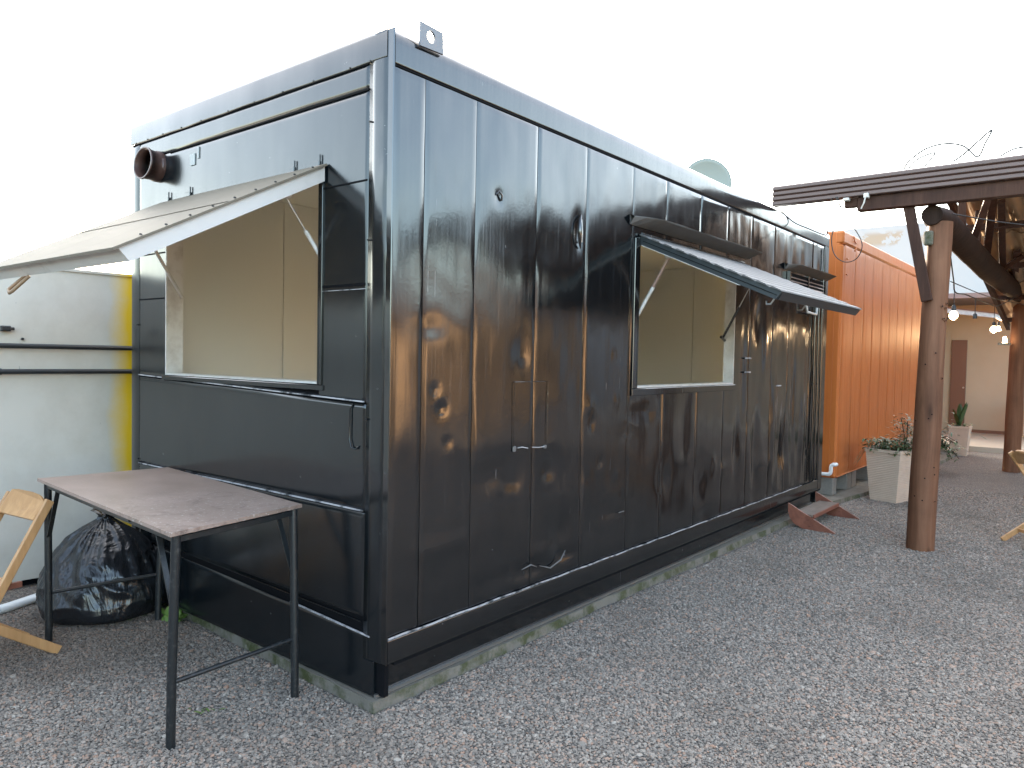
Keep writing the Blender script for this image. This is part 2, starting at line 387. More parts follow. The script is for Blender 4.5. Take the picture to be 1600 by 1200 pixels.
def slab(name, pts, z0, z1, m):
    b = MB(); b.prism([(x, y, z0) for x, y in pts], (0, 0, z1 - z0)); return struct(name, b, m)
def edge_slab(name, edge, back_x, z1, m):
    """slab with a ragged, chipped front edge"""
    b = MB(); pts = []
    for (xa, ya), (xb, yb) in zip(edge, edge[1:]):
        n = max(2, int(abs(yb - ya + xa - xb) / .045))
        for i in range(n):
            t = i / n; y = ya + (yb - ya) * t; x = xa + (xb - xa) * t
            k = noise.noise(Vector((x * 4, y * 4, 1))) * .012 + noise.noise(Vector((x * 17, y * 17, 4))) * .008
            pts.append((x + k, y + k * .6))
    pts.append(edge[-1]); n = len(pts)
    top = [(x - .004, y + .002, z1 + noise.noise(Vector((x * 9, y * 9, 0))) * .004) for x, y in pts]
    low = [(x + .012, y - .006, -.03) for x, y in pts]
    back = [(back_x, max(y, edge[0][1] + .02), z1) for x, y in pts]
    b.add(low + top + back, [(i, i+1, n+i+1, n+i) for i in range(n-1)] + [(n+i, n+i+1, 2*n+i+1, 2*n+i) for i in range(n-1)])
    return struct(name, b, m)
edge_slab('concrete_slab', [(-2.6, .06), (-1.875, .035), (-.47, -.025), (-.04, -.035), (-.028, .4), (-.035, 1.9), (.02, 4.4), (.06, 6.5)], -1.3, .05, CONC)
edge_slab('concrete_slab', [(.062, 6.5), (.10, 6.9), (.21, 7.7), (.33, 9.5), (.36, 13.97)], -1.3, .046, CONC)

# ------------------------------------------------------------------ the black container
LEN, W, H = 6.30, 2.44, 3.007
cont = thing('black_container', (-W/2, LEN/2, .05), 'long glossy black shipping container kiosk with two propped serving hatches and dented side', 'container')
WIN_L = (-1.989, -.49, 1.445, 2.455)      # x0 x1 z0 z1
WIN_R = (2.157, 3.79, 1.402, 2.395)       # y0 y1 z0 z1
DENTS = [  # y, z, ry, rz, depth
    (1.33, .55, .10, .17, .022), (1.20, .50, .16, .06, -.012), (1.06, .42, .17, .05, .016), (1.42, .44, .10, .035, .013), (.72, 2.40, .03, .04, .008),
    (.333, 1.34, .035, .035, .012), (.288, 1.43, .03, .03, .010), (.75, .99, .28, .10, .012), (.62, 1.08, .18, .20, -.006),
    (1.45, 2.32, .045, .12, .016), (1.64, 1.20, .03, .05, .012), (1.2, .95, .06, .05, .010), (1.75, .95, .03, .03, .010), (.42, 1.95, .30, .25, .005),
    (.25, 1.72, .10, .05, .004), (2.6, .75, .10, .14, .018), (3.2, .62, .14, .16, .022), (3.45, .75, .05, .10, -.014), (3.9, .9, .07, .30, .020),
    (4.35, .8, .10, .45, .028), (4.75, 1.0, .08, .5, -.020), (5.05, .75, .10, .35, .026), (4.3, 1.95, .08, .22, .020), (4.5, 1.7, .06, .3, -.014),
    (5.3, 1.2, .06, .6, .022), (5.6, .9, .07, .5, -.018), (5.9, 1.0, .05, .5, .02), (4.0, 1.5, .05, .4, .010), (2.35, 1.15, .12, .25, .008),
    (1.9, .62, .20, .05, .010), (.95, 1.62, .08, .10, .010), (1.05, 2.2, .4, .12, .004), (1.9, 2.05, .14, .3, .006), (3.3, .38, .1, .05, .012), (2.9, 1.05, .10, .3, .008)]
_dr = random.Random(11)
for _ in range(34):
    _y = _dr.uniform(.1, 6.0); _s = _dr.uniform(.02, .06)
    DENTS.append((_y, _dr.uniform(.42, 1.9), _s, _s * _dr.uniform(.7, 2.2), _dr.choice((-1, 1, 1)) * _dr.uniform(.003, .008)))
for _ in range(14):
    _y = _dr.uniform(.3, 6.0)
    DENTS.append((_y, _dr.uniform(.42, 1.3), _dr.uniform(.12, .3), _dr.uniform(.04, .12), _dr.choice((-1, 1)) * _dr.uniform(.004, .009)))
def dent(y, z):
    a = min(1, max(0, (y - .1) / .6)) 
    dd = .0042 * noise.noise(Vector((y * 1.7, z * 1.1, 3))) + .0022 * noise.noise(Vector((y * 5.5, z * 1.8, 9)))
    k = min(1, max(0, (y - 3.6) / 1.5))
    dd += k * .0055 * noise.noise(Vector((y * 6.5, z * 1.6, 21))) + .0010 * noise.noise(Vector((y * 12, z * 7, 5)))
    dd += (.35 + k) * .0022 * noise.noise(Vector((y * 2.6, z * 4.2 + y, 33)))
    for (cy, cz, ry, rz, dp) in DENTS:
        q = ((y - cy) / ry) ** 2 + ((z - cz) / rz) ** 2
        if q < 9: dd -= dp * (.75 if ry * rz < .01 else .9) * math.exp(-q * 1.4)
    return max(-.028, min(.024, dd))
def panel(y0, y1, z0, z1, hole, fn, step=.022, fold=.012, lip=.0032, z0b=None, z1b=None, emap=None):
    """pressed sheet panel: grid with folded edges; emap(a, z, depth) -> point"""
    mb = MB()
    def line(a, b, extra):
        n = max(2, int(round((b - a - 2 * fold) / step)))
        s = [a] + [a + fold + (b - a - 2 * fold) * i / n for i in range(n + 1)] + [b]
        for e in extra:
            if a + fold < e < b - fold:
                k = min(range(1, len(s) - 1), key=lambda i: abs(s[i] - e)); s[k] = e
        return s
    ys = line(y0, y1, hole[:2] if hole else []); zs = line(z0, z1, hole[2:] if hole else [])
    ny, nz = len(ys), len(zs)
    for i, y in enumerate(ys):
        for j, z in enumerate(zs):
            e = (i in (0, ny - 1)) or (j in (0, nz - 1))
            zz = z
            if z0b is not None:
                t = (z - z0) / (z1 - z0); ta = (y - y0) / (y1 - y0)
                zz = (z0 + (z0b - z0) * ta) * (1 - t) + (z1 + (z1b - z1) * ta) * t
            mb.v.append(emap(y, zz, (-lip if e else fn(y, zz))))
    for i in range(ny - 1):
        for j in range(nz - 1):
            cy, cz = (ys[i] + ys[i+1]) / 2, (zs[j] + zs[j+1]) / 2
            if hole and hole[0] < cy < hole[1] and hole[2] < cz < hole[3]: continue
            mb.f.append([i*nz + j, (i+1)*nz + j, (i+1)*nz + j + 1, i*nz + j + 1]); mb.sm.append(True)
    return mb
seams = [.012, .20, .549, 1.048, 1.532, 2.076, 2.543, 3.094, 3.60, 4.112, 4.66, 5.10, 5.75, 6.17]
side = lambda y, z, dx: (dx, y, z)
for i, (a, b) in enumerate(zip(seams, seams[1:])):
    hole = WIN_R if (a < WIN_R[1] and b > WIN_R[0]) else None
    gap = .0015
    obj('wall_panel', panel(a + (gap if i else 0), b - gap, .336, 2.838, hole, dent, emap=side), BLACK, cont)
# end wall sheets
endmap = lambda x, z, dy: (x, -dy, z)
def undul(x, z): return .0035 * noise.noise(Vector((x * 1.3, z * 1.5, 11))) + .0012 * noise.noise(Vector((x * 4, z * 3, 17)))
E_ = lambda *a, **k: obj('end_panel', panel(*a, emap=endmap, fold=.0025, lip=.003, **k), BLACK_END, cont)
E_(-2.33, -.152, 2.770, 2.877, None, undul)
E_(-2.33, -.152, 1.436, 2.762, WIN_L, undul, z0b=1.378, z1b=2.762)
E_(-2.33, -.152, .885, 1.424, None, undul, z0b=.885, z1b=1.366)
E_(-2.33, -.152, .40, .872, None, undul, z0b=.40, z1b=.872)
E_(-2.33, -.098, .052, .385, None, undul, z0b=.052, z1b=.325)
obj('corner_post', panel(-2.44, -2.336, .052, 2.875, None, lambda x, z: .003, step=.04, fold=.02, emap=endmap), BLACK_END, cont)
# rounded near corner post, swept along its height
cp = MB(); prof = [(-.146, .010), (-.140, -.004), (-.10, -.006), (-.062, -.0055), (-.040, -.003), (-.024, .003), (-.012, .012), (-.006, .018), (-.006, .030)]
prof = [(-.147, .004), (-.145, -.0025), (-.10, -.0045), (-.055, -.005), (-.034, -.004), (-.019, .003), (-.010, .012), (-.0065, .022)]
nz = 90
for j in range(nz + 1):
    z = .217 + (2.995 - .217) * j / nz
    for k, (x, y) in enumerate(prof):
        wv = .0025 * noise.noise(Vector((k * .3, z * 3, 2))) + (.004 * noise.noise(Vector((k * .5, z * 9, 5))) if k > 3 else 0)
        cp.v.append((x + wv * .5, y + wv, z))
n = len(prof)
for j in range(nz):
    for k in range(n - 1):
        cp.f.append([j*n + k, j*n + k + 1, (j+1)*n + k + 1, (j+1)*n + k]); cp.sm.append(True)
obj('corner_post', cp, BLACK_END, cont)
b = MB(); b.bevbox((-.030, -.0015, .215), (.007, .0085, 2.998), .003); obj('corner_angle', b, BLACK, cont)
b = MB(); b.bevbox((-.148, -.004, .055), (-.072, .05, .2145), .003); obj('corner_post', b, BLACK_END, cont, label='lower end of the near corner post with chipped rusty edge')
# thin worn seams
for (x0, z0, x1, z1) in [(-2.33, 1.436, -.16, 1.378), (-1.9, .412, -.16, .378), (-.70, .350, -.10, .321), (-2.33, .878, -.16, .884)]:
    b = MB(); b.bar((x0, -.004, z0), (x1, -.004, z1), .006, .007, (0, 0, 1)); obj('worn_seam', b, WORN if z0 > .8 or z0 < .37 else BLACK_END, cont)
for (x0, x1, z, t, m_) in [(-.47, -.155, 2.368, .007, SHADOW), (-.475, -.16, 1.906, .012, SHADOW), (-.475, -.16, 1.885, .003, WORN),
                       (-2.325, -2.0, 2.18, .008, SHADOW), (-2.325, -2.0, 1.906, .008, SHADOW), (-1.95, -.152, 2.7655, .008, SHADOW)]:
    b = MB(); b.box((x0, -.0048, z - t/2), (x1, .004, z + t/2)); obj('seam_strip', b, m_, cont)
# top flashing with a wavy lower lip and screws
fl = MB(); nx = 120
for i in range(nx + 1):
    x = -2.44 + (2.44 - .032) * i / nx
    lip = .006 * noise.noise(Vector((x * 3.1, 0, 7)))
    for (y, z) in [(-.004, 2.877 + lip), (-.0065, 2.8773 + lip), (-.0066, 2.885 + lip), (-.006, 2.985), (-.001, 3.001), (.012, 3.007), (.05, 3.008)]: fl.v.append((x, y + (.004 * noise.noise(Vector((x * 4, z, 1))) if z < 2.9 else 0), z))
for i in range(nx):
    for k in range(6): fl.f.append([i*7 + k, (i+1)*7 + k, (i+1)*7 + k + 1, i*7 + k + 1]); fl.sm.append(True)
obj('top_flashing', fl, BLACK_END, cont)
b = MB(); b.box((-2.43, -.0055, 2.8735), (-.155, .01, 2.8765)); obj('seam_strip', b, SHADOW, cont)
scr = MB().tube([(0, .002, 0), (0, -.006, 0)], .0042, 8)
first = None
for i, x in enumerate([-2.36, -2.21, -2.02, -1.80, -1.58, -1.30, -1.05, -.80, -.55, -.28, -.14, -.14, -.14, -.14, -2.345, -2.345, -2.345]):
    z = [2.884] * 11 + [2.62, 2.1, 1.3, 2.3, 1.75, .9]
    if first is None:
        first = obj('screw', scr, RUBBER, cont); o = first
    else: o = first.copy(); C.objects.link(o); o.parent = cont
    o.location = Vector((x, -.004, z[i])) 
# right side top rail: rolled edge
tr = MB(); prof = [(.000, 2.8478), (.0035, 2.848), (.0045, 2.850), (.0050, 2.857), (.0055, 2.93), (.006, 2.965), (-.004, 2.985), (-.022, 3.0), (-.05, 3.006), (-.10, 3.007)]
ny = 150; n = len(prof)
for i in range(ny + 1):
    y = .0095 + (LEN - .0095) * i / ny
    for (x, z) in prof:
        tr.v.append((x + .003 * noise.noise(Vector((y * 1.4, z * 3, 3))) + .0008 * noise.noise(Vector((y * 9, z * 9, 3))), y, z + (.003 * noise.noise(Vector((y * 2, 0, 8))) if z > 2.97 else 0)))
for i in range(ny):
    for k in range(n - 1): tr.f.append([i*n + k, (i+1)*n + k, (i+1)*n + k + 1, i*n + k + 1]); tr.sm.append(True)
obj('top_rail', tr, BLACK, cont)
b = MB(); b.box((-.02, .012, 2.8385), (.0015, LEN - .02, 2.8475)); obj('seam_strip', b, SHADOW, cont)
b = MB()
for i in range(41):
    pass
br = MB(); prof = [(-.004, .2165), (.004, .218), (.006, .23), (.006, .318), (.004, .327), (-.012, .330)]
n = len(prof); ny = 120
for i in range(ny + 1):
    y = .0095 + (LEN - .0095) * i / ny
    for (x, z) in prof: br.v.append((x + .003 * noise.noise(Vector((y * 1.8, z * 3, 13))), y, z))
for i in range(ny):
    for k in range(n - 1): br.f.append([i*n + k, (i+1)*n + k, (i+1)*n + k + 1, i*n + k + 1]); br.sm.append(True)
obj('bottom_rail', br, BLACK, cont)
b = MB()
for i in range(60):
    y = .012 + i * .0935
    if y > 5.6: break
    b.bar((.006, y, .331 + .002 * math.sin(i * 1.7)), (.006, y + .0935, .331 + .002 * math.sin((i + 1) * 1.7)), .0065, .006, (0, 0, 1))
obj('worn_seam', b, WORN, cont, label='pale worn weld line along the bottom rail')
b = MB(); b.box((-.085, .05, .052), (-.071, LEN, .2165)); obj('skirt', b, BLACK, cont)
b = MB(); b.box((-.0705, -.001, .052), (-.055, LEN - .1, .066)); obj('base_strip', b, METAL, cont)
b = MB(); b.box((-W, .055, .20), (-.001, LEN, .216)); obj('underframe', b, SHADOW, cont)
b = MB(); b.bevbox((-.07, 6.17, .22), (.008, LEN, 2.848), .006); obj('corner_post', b, BLACK, cont)
# shell behind the panels
def wall_with_hole(axis, pos, t, a0, a1, z0, z1, hole):
    mb = MB(); P = (lambda a, z: (pos, a, z)) if axis == 'x' else (lambda a, z: (a, pos, z))
    def bx(aa, ab, za, zb):
        if axis == 'x': mb.box((pos, aa, za), (pos + t, ab, zb))
        else: mb.box((aa, pos, za), (ab, pos + t, zb))
    if not hole: bx(a0, a1, z0, z1)
    else:
        h0, h1, k0, k1 = hole
        bx(a0, h0, z0, z1); bx(h1, a1, z0, z1); bx(h0, h1, z0, k0); bx(h0, h1, k1, z1)
    return mb
obj('shell', wall_with_hole('x', -.0405, .007, .04, LEN - .02, .22, 2.99, WIN_R), SHADOW, cont)
obj('shell', wall_with_hole('y', .015, .025, -W + .01, -.02, .06, 2.99, WIN_L), SHADOW, cont)
LIGHT_OPENING = (3.3, 3.9, .30, 2.3)  # unseen opening added in the back wall so sun brightens the interior
obj('shell', wall_with_hole('x', -W, .03, .02, LEN, .06, 3.0, LIGHT_OPENING), BLACK, cont)
obj('shell', wall_with_hole('y', LEN - .03, .02, -W + .03, -.045, .06, 2.99, None), BLACK, cont)
hr = lambda h: (h[0] - .0, h[1], h[2], h[3])
obj('inner_lining', wall_with_hole('x', -.085, .044, .10, LEN - .08, .3, 2.7, WIN_R), CREAM, cont)
obj('inner_lining', wall_with_hole('y', .041, .055, -W + .10, -.086, .3, 2.7, WIN_L), CREAM, cont)
xs = [.10, 1.06, 1.9, 2.6, 3.3, 3.9, 4.9, 5.7, LEN - .08]
for a, c_ in zip(xs, xs[1:]):
    if a == 3.3:
        b = MB(); b.bevbox((-W + .04, a + .002, 2.302), (-W + .09, c_ - .002, 2.7), .003); obj('inner_panel', b, CREAM, cont); continue
    b = MB(); b.bevbox((-W + .04, a + .002, .3), (-W + .09, c_ - .002, 2.7), .003); obj('inner_panel', b, CREAM, cont)
for x in (-1.95 + .43, -.93 - .43):
    pass
for a, c_ in zip([-W + .1, -1.5, -.8], [-1.5, -.8, -.086]):
    b = MB(); b.bevbox((a + .002, LEN - .13, .3), (c_ - .002, LEN - .075, 2.7), .003); obj('inner_panel', b, CREAM, cont)
b = MB(); b.box((-W + .05, .05, 2.70), (-.05, LEN - .05, 2.75)); obj('ceiling', b, CREAM, cont)
b = MB(); b.box((-W + .05, .05, .25), (-.05, LEN - .05, .30)); obj('floor', b, CREAM, cont)
b = MB(); b.box((-W + .02, .02, 2.975), (-.02, LEN - .01, 2.998)); obj('roof', b, BLACK, cont)
# window frames
def frame_L():
    x0, x1, z0, z1 = WIN_L; e = .006
    f = MB(); f.box((x0, -.004, z0), (x0 + .012, .10, z1)); obj('window_jamb', f, WHITE, cont)
    f = MB(); f.box((x1 - .010, -.008, z0), (x1 - .001, .10, z1)); obj('window_jamb', f, BLACK_END, cont)
    f = MB(); f.box((x0 + .012, .0, z0 + .0), (x1 - .010, .10, z0 + .010)); obj('window_sill', f, WHITE, cont)
    f = MB(); f.box((x0 + .012, .0, z1 - .010), (x1 - .010, .10, z1 - .001)); obj('window_head', f, WHITE, cont)
    f = MB(); f.bevbox((x0 - .035, -.010, z0 - .030), (x1 + .035, .002, z0 - .004), .003); obj('window_trim', f, BLACK_END, cont)
    f = MB(); f.bevbox((x1 + .002, -.009, z0 - .003), (x1 + .022, .002, z1 - .02), .002); obj('window_trim', f, BLACK_END, cont)
frame_L()
y0, y1, z0, z1 = WIN_R
f = MB(); f.box((-.085, y1 - .012, z0), (.004, y1 - .001, z1)); obj('window_jamb', f, WHITE, cont)
f = MB(); f.box((-.085, y0 + .001, z0), (.010, y0 + .012, z1)); obj('window_jamb', f, BLACK, cont)
f = MB(); f.box((-.085, y0 + .012, z0 + .001), (.002, y1 - .012, z0 + .014)); obj('window_sill', f, WHITE, cont)
f = MB(); f.box((-.085, y0 + .012, z1 - .012), (.002, y1 - .012, z1 - .001)); obj('window_head', f, WHITE, cont)
f = MB(); f.bevbox((.001, y0 - .055, z0 - .05), (.012, y1 + .03, z0 - .003), .003); obj('window_trim', f, BLACK, cont)
f = MB(); f.bevbox((.001, y0 - .055, z0 - .001), (.012, y0 - .004, z1 - .01), .003); obj('window_trim', f, BLACK, cont)
# riveted patch on the side
for (a, b_) in [((.875, 1.10), (.875, 1.46)), ((.875, 1.46), (1.173, 1.46)), ((1.173, 1.46), (1.173, 1.10))]:
    f = MB(); N_ = 14
    for i in range(N_):
        t0, t1 = i / N_, (i + .93) / N_
        p = Vector((.006, a[0] + (b_[0] - a[0]) * t0, a[1] + (b_[1] - a[1]) * t0)); q = Vector((.006, a[0] + (b_[0] - a[0]) * t1, a[1] + (b_[1] - a[1]) * t1))
        rr = [.0012 + .003 * abs(noise.noise(Vector((i, k * 2.3, a[0])))) for k in range(2)]
        f.tube([p, q], .004, 6, rads=rr)
    obj('patch_weld', f, BLACK, cont, label='rough weld bead around the patched square')
f = MB(); f.tube([(.006, .89, 1.108), (.006, .95, 1.110), (.006, 1.0, 1.100)], .0028, 6); f.tube([(.006, 1.04, 1.102), (.006, 1.10, 1.096), (.006, 1.15, 1.097)], .0025, 6); obj('patch_weld', f, WORN, cont)
f = MB(); f.bevbox((.0, .87, 1.09), (.009, .897, 1.12), .004); obj('patch_lug', f, SCRAPE, cont)
f = MB(); f.bevbox((.0, 1.145, 1.085), (.009, 1.172, 1.105), .004); obj('patch_lug', f, SCRAPE, cont)
# torn slot near the top
f = MB(); f.tube([(.004, 1.47, 2.43), (.014, 1.445, 2.39), (.018, 1.44, 2.33), (.012, 1.45, 2.27), (.003, 1.47, 2.235)], .012, 8, rads=[.004, .010, .013, .010, .004]); obj('torn_edge', f, BLACK, cont)
f = MB(); f.tube([(.010, 1.462, 2.40), (.014, 1.467, 2.33), (.008, 1.472, 2.27)], .006, 6); obj('torn_edge', f, METAL, cont)
f = MB(); f.tube([(.002, .70, 2.41), (.010, .715, 2.43), (.012, .735, 2.41), (.004, .74, 2.385)], .005, 6); obj('hook_stub', f, BLACK, cont)
# creased gouges low on the side, bare metal lips
for pts in [[(.002, .97, .44), (.012, 1.04, .455), (.008, 1.10, .43)], [(.004, 1.13, .43), (.014, 1.22, .40), (.010, 1.33, .425), (.004, 1.38, .47)], [(.004, 1.98, .60), (.008, 2.04, .602)]]:
    f = MB(); f.tube(pts, .005, 6, rads=[.0015] + [.0045] * (len(pts) - 2) + [.0015] if len(pts) > 2 else [.003, .003]); obj('gouge_lip', f, SCRAPE, cont)
# door pull recess on the end wall
f = MB(); f.tube([(-.232, -.004, 1.365), (-.250, -.009, 1.34), (-.252, -.009, 1.2), (-.238, -.009, 1.165), (-.205, -.009, 1.160), (-.190, -.004, 1.175)], .0035, 8); obj('grip_rim', f, BLACK_END, cont)
# lifting lug
lug = MB(); ring = []; N_ = 24; c0 = (.207, 3.020)
outer = [(.140, 3.052), (.140, 2.958), (.287, 2.962), (.280, 3.058)]
outer = [(.143, 3.068), (.140, 2.962), (.287, 2.968), (.282, 3.063)]
def on_outer(a):
    best = None; dv = (math.cos(a), math.sin(a))
    for (p, q) in zip(outer, outer[1:] + outer[:1]):
        ex, ez = q[0] - p[0], q[1] - p[1]; det = dv[0] * (-ez) + dv[1] * ex
        if abs(det) < 1e-9: continue
        t = ((p[0] - c0[0]) * (-ez) + (p[1] - c0[1]) * ex) / det
        s = (dv[0] * (p[1] - c0[1]) - dv[1] * (p[0] - c0[0])) / det
        if t > 0 and -1e-6 <= s <= 1 + 1e-6 and (best is None or t < best): best = t
    return (c0[0] + dv[0] * best, c0[1] + dv[1] * best)
angs = sorted([2*PI*i/N_ for i in range(N_)] + [math.atan2(q[1]-c0[1], q[0]-c0[0]) % (2*PI) for q in outer])
for x in (.010, .022):
    for a in angs: p = on_outer(a); lug.v.append((x, p[0], p[1]))
    for a in angs: lug.v.append((x, c0[0] + .026 * math.cos(a), c0[1] + .026 * math.sin(a)))
K = len(angs)
for i in range(K):
    j = (i + 1) % K
    lug.f += [[i, j, K + j, K + i], [2*K + i, 3*K + i, 3*K + j, 2*K + j], [i, 2*K + i, 2*K + j, j], [K + i, K + j, 3*K + j, 3*K + i]]; lug.sm += [False] * 4
obj('lifting_lug', lug, mat('lug_steel', (.16, .16, .17), .5, metal=.4), cont)
# drip ledges over the side hatches
def ledge(y0, y1, z, out, name='drip_ledge'):
    f = MB(); N_ = 24
    prof = [(.004, z - .045), (out, z + .000), (out + .006, z + .006), (.004, z + .018)]
    for i in range(N_ + 1):
        t = i / N_; y = y0 + (y1 - y0) * t
        for k, (x, zz) in enumerate(prof):
            s = min(1, (t + .02) * 8) if k in (1, 2) else 1
            f.v.append((x if k in (0, 3) else .02 + (x - .02) * s, y, zz + .006 * noise.noise(Vector((y * 3, k, 0)))))
    for i in range(N_):
        for k in range(4): f.f.append([i*4 + k, (i+1)*4 + k, (i+1)*4 + (k+1) % 4, i*4 + (k+1) % 4]); f.sm.append(False)
    obj(name, f, GREYSHEET, cont)
ledge(2.03, 4.02, 2.505, .125); ledge(4.92, 6.22, 2.515, .115)
# louvre box under the small ledge
f = MB(); f.box((.006, 5.02, 2.28), (.020, 6.12, 2.45)); obj('vent_back', f, SHADOW, cont)
for k in range(4):
    f = MB(); f.bar((.018, 5.04, 2.31 + k * .035), (.018, 6.10, 2.31 + k * .035), .03, .003, (.6, 0, -.8)); obj('vent_slat', f, RUSTMETAL, cont)
for yy in (5.0, 5.55, 6.12):
    f = MB(); f.box((.006, yy, 2.27), (.035, yy + .025, 2.46)); obj('vent_frame', f, BLACK, cont)
f = MB(); f.tube([(.004, 5.45, 2.20), (.04, 5.47, 2.20), (.045, 5.50, 2.10), (.045, 5.80, 2.09), (.04, 5.84, 2.19), (.004, 5.85, 2.20)], .012, 8); obj('grab_handle', f, WHITE, cont)
for (yy, zz) in [(4.12, 1.62), (4.12, 1.50), (5.95, 1.37), (4.9, 1.37)]:
    f = MB(); f.bevbox((.003, yy - .10, zz - .006), (.014, yy + .02, zz + .006), .002); obj('hasp', f, WORN if yy < 5 else RUBBER, cont)
# vertical conduits at the far end
for yy in (5.86, 5.98, 6.09):
    f = MB(); f.tube([(.016, yy, .34), (.018, yy + .01, 1.2), (.015, yy, 2.0), (.018, yy + .005, 2.22 if yy < 6 else 2.8)], .010, 8); obj('conduit', f, BLACK, cont)
# brown exhaust pipe
def ringtube(name, pts, r0, r1, m, parent):
    f = MB(); f.tube(pts, r0, 28, cap=False, rads=r1); 
    inner = [a * .93 for a in r1]; g_ = MB(); g_.tube(pts, r0, 28, cap=False, rads=inner)
    f.add(g_.v, g_.f, True); k = 28; N_ = len(pts)
    f.f += [[j, (j+1) % k, N_*k + (j+1) % k, N_*k + j] for j in range(k)]; f.sm += [False] * k
    e = (N_ - 1) * k; f.f += [[e + j, e + (j+1) % k, N_*k + e + (j+1) % k, N_*k + e + j] for j in range(k)]; f.sm += [False] * k
    return obj(name, f, m, parent)
ringtube('exhaust_pipe', [(-2.085, .03, 2.70), (-2.085, -.004, 2.70), (-2.085, -.012, 2.70), (-2.084, -.02, 2.70), (-2.083, -.024, 2.70), (-2.082, -.085, 2.703), (-2.081, -.088, 2.703), (-2.080, -.100, 2.704)],
         .09, [.092, .092, .092, .092, .086, .090, .096, .096], BROWNPIPE, cont)
for (xa, za) in ((-1.70, 2.68), (-1.62, 2.71)):
    f = MB(); f.box((xa, -.0055, za - .03), (xa + (.05 if xa < -1.65 else .014), .002, za + .035)); obj('sticker_residue', f, mat('sticker_residue', (.30, .32, .32), .6), cont, label='torn pale remains of a sticker')

# ------------------------------------------------------------------ serving hatches (parts of the container)
def strut(a, b_, split=.4, r1=.010, r0=.004, m_body=WHITE):
    a, b_ = Vector(a), Vector(b_); c = a.lerp(b_, split)
    f = MB(); f.tube([a, c], r0, 8); o = obj('strut_rod', f, METAL, cont)
    f = MB(); f.tube([c, b_], r1, 10); obj('gas_strut', f, m_body, cont)
    f = MB(); f.bevbox(tuple(a - Vector((.025, .02, .012))), tuple(a + Vector((.025, .02, .02))), .004); obj('strut_bracket', f, WHITE, cont)
# left hatch: hinge (y=0, z=2.465) -> front (y=-.93, z=1.965)
hA, hB = Vector((0, -.012, 2.468)), Vector((0, -.945, 1.972))
dirn = (hB - hA).normalized(); nrm = Vector((0, -dirn.z, dirn.y)); nrm = -nrm if nrm.z < 0 else nrm
flapx0, flapx1 = -1.992, -.450
def flap_pt(x, t, h): p = hA.lerp(hB, t) + nrm * h; return (x, p.y, p.z)
fe = MB(); fe.prism([flap_pt(flapx1, 0, -.002), flap_pt(flapx1, 1, -.002), flap_pt(flapx1, .985, -.062), flap_pt(flapx1, .03, -.062)], (-.03, 0, 0)); obj('hatch_side_board', fe, FLAPW, cont)
fe = MB(); fe.prism([flap_pt(flapx0, 0, -.002), flap_pt(flapx0, 1, -.002), flap_pt(flapx0, .985, -.062), flap_pt(flapx0, .03, -.062)], (.03, 0, 0)); obj('hatch_side_board', fe, FLAPW, cont)
fe = MB(); fe.prism([flap_pt(flapx0 + .031, 1, -.003), flap_pt(flapx0 + .031, .985, -.061), flap_pt(flapx0 + .031, .955, -.061), flap_pt(flapx0 + .031, .965, -.003)], (flapx1 - flapx0 - .062, 0, 0)); obj('hatch_front_board', fe, FLAPW, cont)
fe = MB(); fe.prism([flap_pt(flapx0 + .031, .03, -.012), flap_pt(flapx0 + .031, .95, -.012), flap_pt(flapx0 + .031, .95, -.022), flap_pt(flapx0 + .031, .03, -.022)], (flapx1 - flapx0 - .062, 0, 0)); obj('hatch_lining', fe, CREAM, cont)
xs = [flapx0 - .02, -1.62, -1.25, -.84, flapx1 + .012]
for a, c_ in zip(xs, xs[1:]):
    fe = MB(); fe.prism([flap_pt(a + .001, -.008, .009), flap_pt(a + .001, 1.02, .009), flap_pt(a + .001, 1.022, -.001), flap_pt(a + .001, -.008, -.0015)], (c_ - a - .002, 0, 0)); obj('hatch_sheet', fe, SHEET, cont)
for t in (.52,):
    fe = MB(); fe.bar(flap_pt(flapx0, t, .0105), flap_pt(flapx1, t, .0105), .006, .001, (0, 1, 0)); obj('sheet_seam', fe, SHEET, cont)
for t in [.06 + .105 * i for i in range(9)]:
    fe = MB(); p = flap_pt(flapx1 - .008, t, .012); fe.tube([p, (p[0], p[1], p[2] + .005)], .006, 6); obj('screw', fe, RUBBER, cont)
fe = MB(); fe.tube([flap_pt(-1.55, .97, -.062), (-1.545, -.96, 1.86), (-1.52, -.965, 1.842), (-1.49, -.962, 1.85), flap_pt(-1.46, .985, -.062)], .008, 6); obj('pull_strap', fe, mat('leather_strap', (.25, .16, .09), .6), cont)
for x in (-1.72, -.72, -.52, -1.97):
    fe = MB(); fe.bevbox((x - .03, -.009, 2.475), (x + .02, -.004, 2.503), .002); fe.tube([(x - .035, -.012, 2.474), (x + .035, -.012, 2.474)], .005, 8)
    fe.bevbox((x + .026, -.012, 2.48), (x + .030, -.004, 2.53), .001); obj('hinge', fe, BLACK_END, cont)
strut((-1.955, -.165, 2.31), (-1.94, .075, 1.915), .12, m_body=WHITE)
strut((-.545, -.16, 2.315), (-.515, .045, 2.02), .5, m_body=WHITE)
